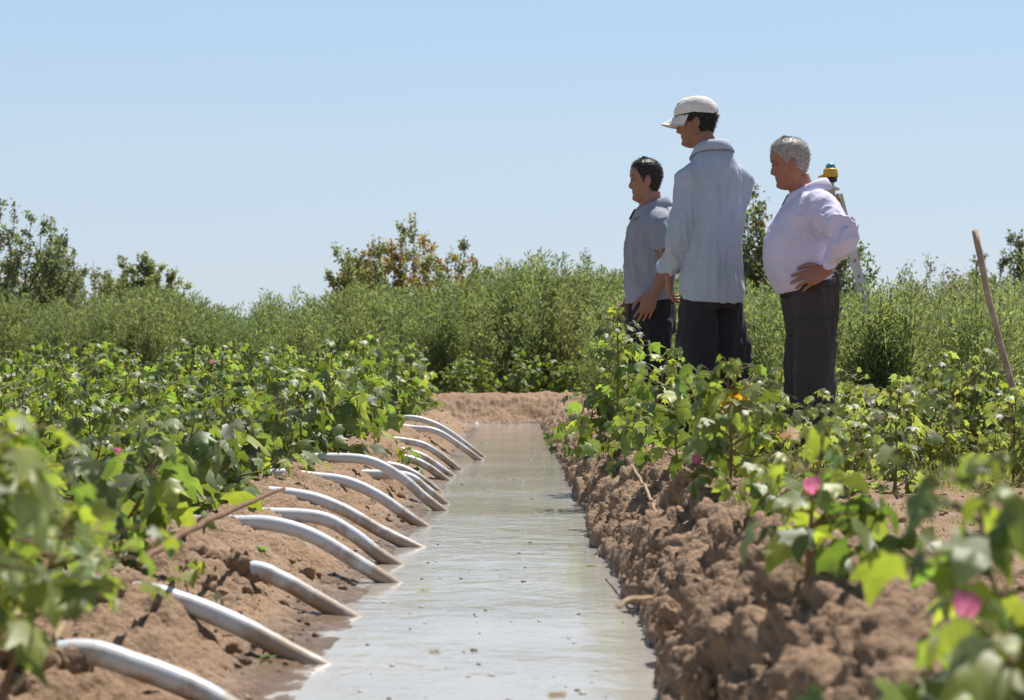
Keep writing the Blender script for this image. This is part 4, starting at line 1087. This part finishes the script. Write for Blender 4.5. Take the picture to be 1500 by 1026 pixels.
    s.add(V, np.stack([i + j, i + j + 1, i + n + j + 1, i + n + j], -1).reshape(-1, 4)); link('collar', s.mesh('collar', spec['shirt_mat']), body)
    # trousers
    s = Soup(); t = spec['trousers']
    add_rings(s, [(np.array([c, 0, h]), np.array([1, 0, tl]), YA, af, ab, b, 2.3) for h, c, af, ab, b, tl in t['waist']])
    for sy in (1, -1): limb(s, [(x, y_ * sy, h) for x, y_, h, r in t['legs']], [r for *_, r in t['legs']], 28, 6)
    PV, Pn, PF = fuse(s, .009, 5)
    PV = wrinkle(PV, Pn, t.get('wr', .008), 8, spec['seed'] + 40, (1, 1, .16)); PV = wrinkle(PV, Pn, .004, 16, spec['seed'] + 50, (1, 1, .5))
    link('trousers', make_mesh('trousers', PV, PF, t['mat']), body)
    for sy in (1, -1):                                                # shoes
        s = Soup(); lx = lg['x']; y_ = .095 * sy
        add_rings(s, [(np.array([lx - .085, y_, .035]), np.array([0, 0, 1]), YA, .035, .035, .030, 2.5), (np.array([lx - .06, y_, .045]), np.array([0, 0, 1]), YA, .055, .045, .038, 2.5), (np.array([lx + .02, y_, .045]), np.array([0, 0, 1]), YA, .055, .045, .042, 2.5),
                      (np.array([lx + .10, y_, .035]), np.array([0, 0, 1]), YA, .035, .035, .048, 2.5), (np.array([lx + .165, y_, .028]), np.array([0, 0, 1]), YA, .025, .028, .040, 2.5), (np.array([lx + .19, y_, .022]), np.array([0, 0, 1]), YA, .012, .02, .022, 2.3)], 24)
        link('shoe', s.mesh('shoe', M_SHOE), body)
    return body

M_SHOE = simple('black_leather', (.02, .018, .016), .5, .4, 0, .2, 20)
M_GREYSHIRT = cloth('grey_shirt', (.29, .30, .355))
M_BLUESHIRT = cloth('pale_blue_shirt', (.42, .475, .565))
M_LAVSHIRT = cloth('lavender_shirt', (.66, .62, .80))
M_BLACKT = cloth('charcoal_trousers', (.034, .035, .040))
M_BROWNT = cloth('dark_grey_trousers', (.066, .056, .056))
M_BLACK2 = cloth('black_trousers', (.028, .028, .033))
M_CAP = cloth('off_white_cotton', (.74, .71, .66), crease=.004, var=.1)

gz = lambda p: p
# the tall man in the cap, back to the camera
LB = (.963, 10.2)
zb = 1.995 - 1.825
manB = person(dict(
    key='tall', seed=3, label='tall man seen from behind in a loose pale blue shirt and a white cap', loc=(LB[0] + .012, LB[1], zb), face=(-.45, .89), hyaw=R(55), pitch=R(7), yoke=1.385, head=(.070, .035, 1.578), neck=(.0, 1.53), fat=.96,
    skin=(.285, .138, .085), brow=(.02, .015, .012), hair=(.014, .012, .012), hair_thick=.006, hair_top=.0, hairline=[.19, .185, .165, .13, .12, .125, .075, .06, .052],
    torso=[(.80, .0, .128, .14, .158), (.86, .0, .13, .142, .162), (1.0, .0, .126, .134, .152), (1.15, .0, .122, .126, .148), (1.28, .0, .118, .124, .150), (1.38, -.005, .112, .120, .152), (1.45, -.01, .098, .108, .140), (1.50, -.012, .083, .090, .108), (1.535, -.005, .072, .077, .090), (1.56, .0, .062, .066, .070)],
    arms=[dict(joints=((0, .125, 1.42), (.0, .178, 1.14), (.105, .190, .93)), dir=(.05, -.08, -1), back=(.35, .9, .1), side=1, curl=.75, spread=.08,
               sleeve=[(-.005, .085, 1.450), (-.01, .135, 1.395), (-.008, .160, 1.25), (.0, .180, 1.13), (.05, .194, 1.03), (.098, .194, .945)], sleeve_r=[.055, .064, .058, .053, .049, .049]),
          dict(joints=((0, -.125, 1.42), (.08, -.165, 1.16), (.20, -.06, 1.0)), dir=(.2, 1, -.1), back=(1, -.1, .2), side=1, curl=.8,
               sleeve=[(-.005, -.085, 1.450), (-.01, -.132, 1.395), (.03, -.148, 1.27), (.08, -.155, 1.16), (.15, -.12, 1.08), (.195, -.07, 1.01)], sleeve_r=[.060, .076, .070, .064, .056, .052])],
    collar=(.004, 1.552, .073), collar_tilt=-.012, shirt_mat=M_BLUESHIRT, wr=.0105, wr_stretch=(1, 1, .24), hem_tilt=.10,
    leg=dict(x=0, hip=.86),
    trousers=dict(mat=M_BLACKT, wr=.011, waist=[(.99, 0, .095, .10, .128, 0), (.92, 0, .10, .11, .134, 0), (.82, 0, .105, .118, .142, 0), (.76, 0, .105, .118, .15, 0)],
                  legs=[(0, .080, .84, .080), (.0, .096, .60, .098), (.0, .098, .40, .094), (.0, .10, .2, .093), (.0, .10, .03, .095)])))
# his cap
def cap(body, pos, hyaw, pitch):
    hg = head_grid(0, 1).reshape(NZ, NT, 3); c = np.array([-.008, 0, .10]); d = (hg - c) / np.linalg.norm(hg - c, axis=-1, keepdims=True)
    brim_z = .160
    t = np.linspace(0, 1, 26); th = np.linspace(0, 2 * np.pi, NT, endpoint=False)
    # dome: superelliptic crown
    V = []
    for q in t:
        ph = q * np.pi / 2; r = math.cos(ph) ** .62; z = brim_z + .004 + .086 * math.sin(ph) ** 1.0
        X = np.where(np.cos(th) > 0, .106, .118) * r * np.cos(th) - .004 * math.sin(ph); Y = .086 * r * np.sin(th)
        arch = (q < .45) * .030 * np.exp(-((np.abs(th - np.pi)) / .33) ** 2) * (1 - q / .45)
        V.append(np.stack([X, Y, z + arch - .020 * (np.cos(th) < 0) * np.abs(np.cos(th)) * (1 - q)], -1))
    V = np.array(V); V += .0016 * perlin(V.reshape(-1, 3) * [40, 40, 90])[:, None].reshape(26, NT, 1)
    V = V + .003 * (1 - 2 * np.abs(perlin(V.reshape(-1, 3) * [16, 16, 30] + 7)).reshape(26, NT, 1)) * d[:26] * np.sin(t * np.pi)[:, None, None]
    i = np.arange(25)[:, None] * NT; j = np.arange(NT)[None]; q4 = np.stack([i + j, i + (j + 1) % NT, i + NT + (j + 1) % NT, i + NT + j], -1).reshape(-1, 4)
    s = Soup(); s.add(rot_head(V.reshape(-1, 3), pos, hyaw, pitch), q4)
    inner = V * [.965, .965, 1] + [0, 0, -.001]; s.add(rot_head(inner.reshape(-1, 3), pos, hyaw, pitch), q4[:, ::-1])
    co = link('cap', s.mesh('cap', M_CAP), body)
    # brim
    s = Soup(); a = np.linspace(-1.25, 1.25, 33); rr = np.linspace(0, 1, 9); W = []
    for sgn in (0, 1):
        for q in rr:
            X = .092 * np.cos(a) + .082 * q * np.cos(a * .9) ** 1.2; Y = (.082 + .004 * q) * np.sin(a); Z = brim_z + .004 - .030 * q - .28 * Y ** 2 / .08 * (.3 + q) * 1.0 + (-.004 if sgn else 0)
            W.append(np.stack([X, Y, Z], -1))
    W = np.concatenate(W); n = 33; F = []
    for base in (0, 9 * n):
        i = np.arange(8)[:, None] * n + base; j = np.arange(n - 1)[None]; f = np.stack([i + j, i + j + 1, i + n + j + 1, i + n + j], -1).reshape(-1, 4); F.append(f if base else f[:, ::-1])
    k = np.arange(n - 1); F.append(np.stack([8 * n + k, 8 * n + k + 1, 17 * n + k + 1, 17 * n + k], -1))
    s.add(rot_head(W, pos, hyaw, pitch), np.concatenate(F)); link('brim', s.mesh('brim', M_CAP), co)
    s = Soup(); a = np.linspace(np.pi - .42, np.pi + .42, 14); P = np.stack([.120 * np.cos(a), .088 * np.sin(a), np.full(14, brim_z - .017)], -1); add_tube(s, rot_head(P, pos, hyaw, pitch), .006, 6); link('strap', s.mesh('strap', M_CAP), co)
cap(manB, (.070, .035, 1.578), R(55), R(7))

# the man in grey short sleeves
za = .06
manA = person(dict(
    key='grey', seed=13, hs=(.86, .93, .97), label='man in a grey short sleeved shirt standing leftmost, half hidden by the tall man', loc=(.700, 10.8, za), face=(-.97, -.24), hyaw=R(-8), pitch=R(3), head=(.018, .0, 1.455), neck=(-.012, 1.40), fat=.94,
    skin=(.33, .165, .106), brow=(.03, .02, .015), hair=(.030, .022, .016), hair_thick=.003, hair_top=.003, hairline=[.188, .19, .178, .145, .10, .12, .07, .06, .055],
    torso=[(.93, .0, .122, .12, .168), (1.0, .0, .120, .12, .170), (1.12, .0, .118, .118, .175), (1.24, .0, .116, .115, .182), (1.33, -.005, .108, .11, .182), (1.385, -.01, .088, .095, .16), (1.42, -.012, .072, .078, .108), (1.44, -.012, .06, .062, .068)],
    arms=[dict(joints=((-.01, .155, 1.34), (-.035, .205, 1.09), (.045, .195, .96)), dir=(.42, -.05, -1), back=(.1, 1, .1), side=1, curl=.45,
               sleeve=[(-.005, .11, 1.365), (-.012, .165, 1.32), (-.022, .19, 1.235), (-.026, .198, 1.195)], sleeve_r=[.055, .072, .070, .070]),
          dict(joints=((-.01, -.155, 1.34), (-.02, -.205, 1.09), (.06, -.195, .93)), dir=(.3, 0, -1), back=(.1, -1, .1), side=-1, curl=.45,
               sleeve=[(-.005, -.11, 1.365), (-.012, -.165, 1.32), (-.022, -.19, 1.235), (-.026, -.198, 1.195)], sleeve_r=[.055, .072, .070, .070])],
    collar=(-.008, 1.428, .072), collar_tilt=-.022, shirt_mat=M_GREYSHIRT, wr=.008, hem_tilt=-.12,
    leg=dict(x=0, hip=.83),
    trousers=dict(mat=M_BLACK2, waist=[(1.0, 0, .10, .10, .15, 0), (.92, 0, .108, .112, .158, 0), (.82, 0, .112, .12, .165, 0), (.76, 0, .105, .115, .16, 0)],
                  legs=[(0, .088, .82, .092), (.0, .092, .55, .088), (.0, .094, .3, .082), (.0, .095, .03, .085)])))
# the older man with his hand on his hip
zc = .06
manC = person(dict(
    key='older', seed=23, hs=(.92, 1, 1), label='stout grey haired man in a lavender shirt with his hand on his hip', loc=(1.405, 9.8, zc), face=(-1, -.05), hyaw=R(0), pitch=R(10), head=(.082, .0, 1.437), neck=(.012, 1.385), fat=1.10,
    skin=(.345, .150, .097), brow=(.10, .08, .07), hair=(.36, .33, .30), hair_thick=.006, hair_top=.006, hairline=[.196, .188, .168, .14, .112, .125, .085, .068, .060],
    torso=[(.955, .01, .148, .122, .160), (.985, .01, .175, .118, .172), (1.03, .01, .205, .112, .182), (1.10, .01, .219, .108, .186), (1.19, .01, .207, .110, .186), (1.28, .01, .172, .114, .188), (1.34, .005, .138, .116, .182), (1.385, .0, .105, .108, .160), (1.415, .0, .078, .082, .105), (1.44, .005, .064, .064, .072)],
    arms=[dict(joints=((-.02, .17, 1.35), (-.095, .315, 1.175), (-.030, .225, 1.030)), dir=(1, -.12, -.42), back=(.15, 1, .25), side=1, curl=.28, spread=.16, k=1.05,
               sleeve=[(-.005, .12, 1.37), (-.025, .19, 1.325), (-.060, .255, 1.25), (-.094, .308, 1.178), (-.064, .272, 1.11), (-.040, .236, 1.05)], sleeve_r=[.060, .074, .068, .058, .052, .042]),
          dict(joints=((-.02, -.17, 1.35), (-.16, -.30, 1.19), (-.04, -.22, 1.03)), dir=(1, .12, -.42), back=(.15, -1, .25), side=-1, curl=.3,
               sleeve=[(-.005, -.12, 1.37), (-.03, -.19, 1.325), (-.09, -.25, 1.25), (-.155, -.295, 1.19), (-.10, -.265, 1.11), (-.055, -.23, 1.05)], sleeve_r=[.060, .074, .068, .058, .052, .042])],
    collar=(.014, 1.424, .077), collar_tilt=-.026, shirt_mat=M_LAVSHIRT, wr=.0100, calm=.35, wr_stretch=(1, 1, .8), hem_tilt=-.20,
    leg=dict(x=0, hip=.84),
    trousers=dict(mat=M_BROWNT, wr=.010, waist=[(1.0, .0, .112, .118, .160, -.28), (.95, .0, .132, .122, .165, -.22), (.88, .0, .124, .126, .170, -.08), (.80, 0, .115, .122, .168, 0), (.74, 0, .102, .110, .158, 0)],
                  legs=[(.0, .088, .80, .101), (.004, .092, .55, .097), (.008, .094, .30, .091), (.01, .094, .04, .096)])))
s = Soup(); n = 40; a = np.linspace(0, 2 * np.pi, n, endpoint=False); V = []
for r_, h_ in ((.002, -.018), (.005, -.016), (.005, .016), (.002, .018)):
    ca = np.cos(a); V.append(np.stack([np.where(ca > 0, .140, .127) * ca * 1.0 + r_ * ca, (.169 + r_) * np.sin(a), .962 + h_ - .24 * np.where(ca > 0, .140, .127) * ca], -1))
i = np.arange(3)[:, None] * n; j = np.arange(n)[None]; s.add(np.concatenate(V), np.stack([i + j, i + (j + 1) % n, i + n + (j + 1) % n, i + n + j], -1).reshape(-1, 4))
link('belt', s.mesh('belt', M_SHOE), manC)

# ------------------------------------------------------------------ laser level on its tripod
M_TEAL = simple('teal_plastic', (.05, .30, .36), .35, .5, 0, .08)
M_YELLOW = simple('orange_yellow_plastic', (.72, .36, .03), .4, .5, 0, .08)
M_DARK = simple('dark_rubber', (.03, .03, .032), .6, .4, 0, .1)
M_ALU = simple('dull_aluminium', (.62, .60, .57), .45, .5, .0, .12, 30)
M_RED = simple('red_paint', (.52, .10, .05), .5, .4, 0, .1)
M_STRAP = simple('ochre_strap', (.42, .24, .06), .7, .3, 0, .2)
hp = at(1217, 285, 12.8); ground = ground_z(hp[0], hp[1])
tri = empty('laser_level', (hp[0], hp[1], ground)); tag(tri, 'yellow laser level with a teal dome on a pale tripod behind the man in lavender', 'laser level')
h0 = hp[2] - ground; K = .0043                                           # metres per photo pixel there
s = Soup(); lathe(s, [(.0005, h0 + .196), (.018, h0 + .194), (.028, h0 + .184), (.032, h0 + .170), (.032, h0 + .160)], 20); link('dome', s.mesh('dome', M_TEAL), tri)
s = Soup(); lathe(s, [(.001, h0 + .162), (.040, h0 + .161), (.045, h0 + .152), (.048, h0 + .115), (.046, h0 + .106), (.001, h0 + .105)], 20)
add_tube(s, [(-.035, -.01, h0 + .125), (-.060, -.012, h0 + .113), (-.080, -.012, h0 + .107)], [.018, .014, .006], 8, squash=.6); link('housing', s.mesh('housing', M_YELLOW), tri)
s = Soup(); lathe(s, [(.001, h0 + .107), (.040, h0 + .106), (.042, h0 + .084), (.030, h0 + .076), (.001, h0 + .075)], 20); link('base', s.mesh('base', M_DARK), tri)
s = Soup(); lathe(s, [(.001, h0 + .077), (.022, h0 + .076), (.022, h0 + .050), (.055, h0 + .047), (.058, h0 + .028), (.030, h0 + .022), (.024, h0 - .05), (.001, h0 - .05)], 20)
link('tripod_head', s.mesh('tripod_head', M_ALU), tri)
s = Soup(); add_tube(s, curve([(.035, -.03, h0 + .0), (.05, -.04, h0 - .03), (.055, -.045, h0 - .10), (.05, -.04, h0 - .15)], 5), .013, 8, squash=.5); link('strap', s.mesh('strap', M_STRAP), tri)
def bar(s, p, q, w, t, sd):
    p, q = np.asarray(p, float), np.asarray(q, float); d = norm(q - p); u = norm(np.asarray(sd) - d * np.dot(sd, d)); v = np.cross(d, u)
    V = [c + u * a * w / 2 + v * b * t / 2 for c in (p, q) for a, b in ((-1, -1), (1, -1), (1, 1), (-1, 1))]
    s.add(V, [(0, 1, 2, 3), (7, 6, 5, 4), (0, 4, 5, 1), (1, 5, 6, 2), (2, 6, 7, 3), (3, 7, 4, 0)])
for k, (ex, ey) in enumerate(((.46, -.06), (-.30, -.34), (-.16, .42))):
    s = Soup(); top = np.array([.045 * ex / .46, .045 * ey / .46, h0]); mid = top + (np.array([ex, ey, -.03]) - top) * .60; end = np.array([ex, ey, -.04])
    sd = norm(np.cross([ex, ey, 0], [0, 0, 1.0])); sd = np.array([1.0, 0, 0]) if k == 0 else sd
    bar(s, top, mid, .055, .022, sd); bar(s, mid + (top - mid) * .1, end, .034, .016, sd)
    leg = link('leg', s.mesh('leg', M_ALU, False), tri)
    s = Soup(); d = norm(mid - top); u = norm(sd - d * np.dot(sd, d)); nrm_ = np.cross(d, u); nrm_ = nrm_ if nrm_[1] < 0 else -nrm_
    for q in range(8):
        c = top + (mid - top) * (.22 + .095 * q) + nrm_ * .0125; V = [c + u * .008, c + d * .013, c - u * .008, c - d * .013]
        s.add(V + [p_ + nrm_ * .002 for p_ in V], [(4, 5, 6, 7), (0, 1, 5, 4), (1, 2, 6, 5), (2, 3, 7, 6), (3, 0, 4, 7)])
    link('scale_mark', s.mesh('scale_mark', M_RED, False), leg)

# ------------------------------------------------------------------ sun, sky, camera
sun_dir = norm([.23, .40, .89])                     # towards the sun
el = math.asin(sun_dir[2]); az = math.atan2(sun_dir[0], sun_dir[1])
w = bpy.data.worlds.new('World'); bpy.context.scene.world = w; w.use_nodes = True; nt = w.node_tree
for n in list(nt.nodes): nt.nodes.remove(n)
out = nt.nodes.new('ShaderNodeOutputWorld'); bg = nt.nodes.new('ShaderNodeBackground'); sky = nt.nodes.new('ShaderNodeTexSky')
sky.sky_type = 'NISHITA'; sky.sun_disc = False; sky.sun_elevation = el; sky.sun_rotation = az; sky.altitude = 300; sky.air_density = 1.0; sky.dust_density = 0.6; sky.ozone_density = 3.0
# summer haze whitening the lower sky
tcw = nt.nodes.new('ShaderNodeTexCoord'); sxw = nt.nodes.new('ShaderNodeSeparateXYZ'); nt.links.new(tcw.outputs['Generated'], sxw.inputs[0])
hz = ramp(nt, sxw.outputs[2], [(0.0, (.395, .445, .540)), (.03, (.395, .445, .540)), (.11, (.405, .480, .568)), (.185, (.345, .475, .61)), (.50, (.07, .12, .20)), (1.0, (.03, .06, .12))])
mixs = nt.nodes.new('ShaderNodeMix'); mixs.data_type = 'RGBA'; mixs.blend_type = 'MULTIPLY'; mixs.inputs['Factor'].default_value = 1; mixs.clamp_result = False; mixs.inputs[7].default_value = (.33, .33, .33, 1)
nt.links.new(sky.outputs[0], mixs.inputs[6])
sc2 = nt.nodes.new('ShaderNodeVectorMath'); sc2.operation = 'SCALE'; sc2.inputs['Scale'].default_value = 1 / .12; nt.links.new(hz.outputs[0], sc2.inputs[0])
ad2 = nt.nodes.new('ShaderNodeVectorMath'); ad2.operation = 'ADD'; nt.links.new(mixs.outputs[2], ad2.inputs[0]); nt.links.new(sc2.outputs[0], ad2.inputs[1])
nt.links.new(ad2.outputs[0], bg.inputs[0]); nt.links.new(bg.outputs[0], out.inputs[0]); bg.inputs[1].default_value = .089
L = bpy.data.lights.new('sun', 'SUN'); L.energy = 5.0; L.angle = R(.53); L.color = (1.0, .955, .89)
so_ = bpy.data.objects.new('sun', L); C.objects.link(so_); so_.rotation_euler = Vector(sun_dir).to_track_quat('Z', 'Y').to_euler(); so_.location = (0, 0, 20)

cam = bpy.data.cameras.new('camera'); co = bpy.data.objects.new('camera', cam); C.objects.link(co)
cam.sensor_width = 36; cam.lens = FPX / 1500 * 36; cam.clip_start = .05; cam.clip_end = 4000
fw = Vector(((750 - CU) / FPX, 1, (CV - 513) / FPX)); co.location = (0, 0, CZ)
co.rotation_euler = fw.to_track_quat('-Z', 'Y').to_euler()
cam.dof.use_dof = True; cam.dof.focus_distance = 9.6; cam.dof.aperture_fstop = 7.2
sc = bpy.context.scene; sc.camera = co
sc.view_settings.view_transform = 'Standard'; sc.view_settings.look = 'None'; sc.view_settings.exposure = 0.43; sc.view_settings.gamma = 1
sc.cycles.use_denoising = True
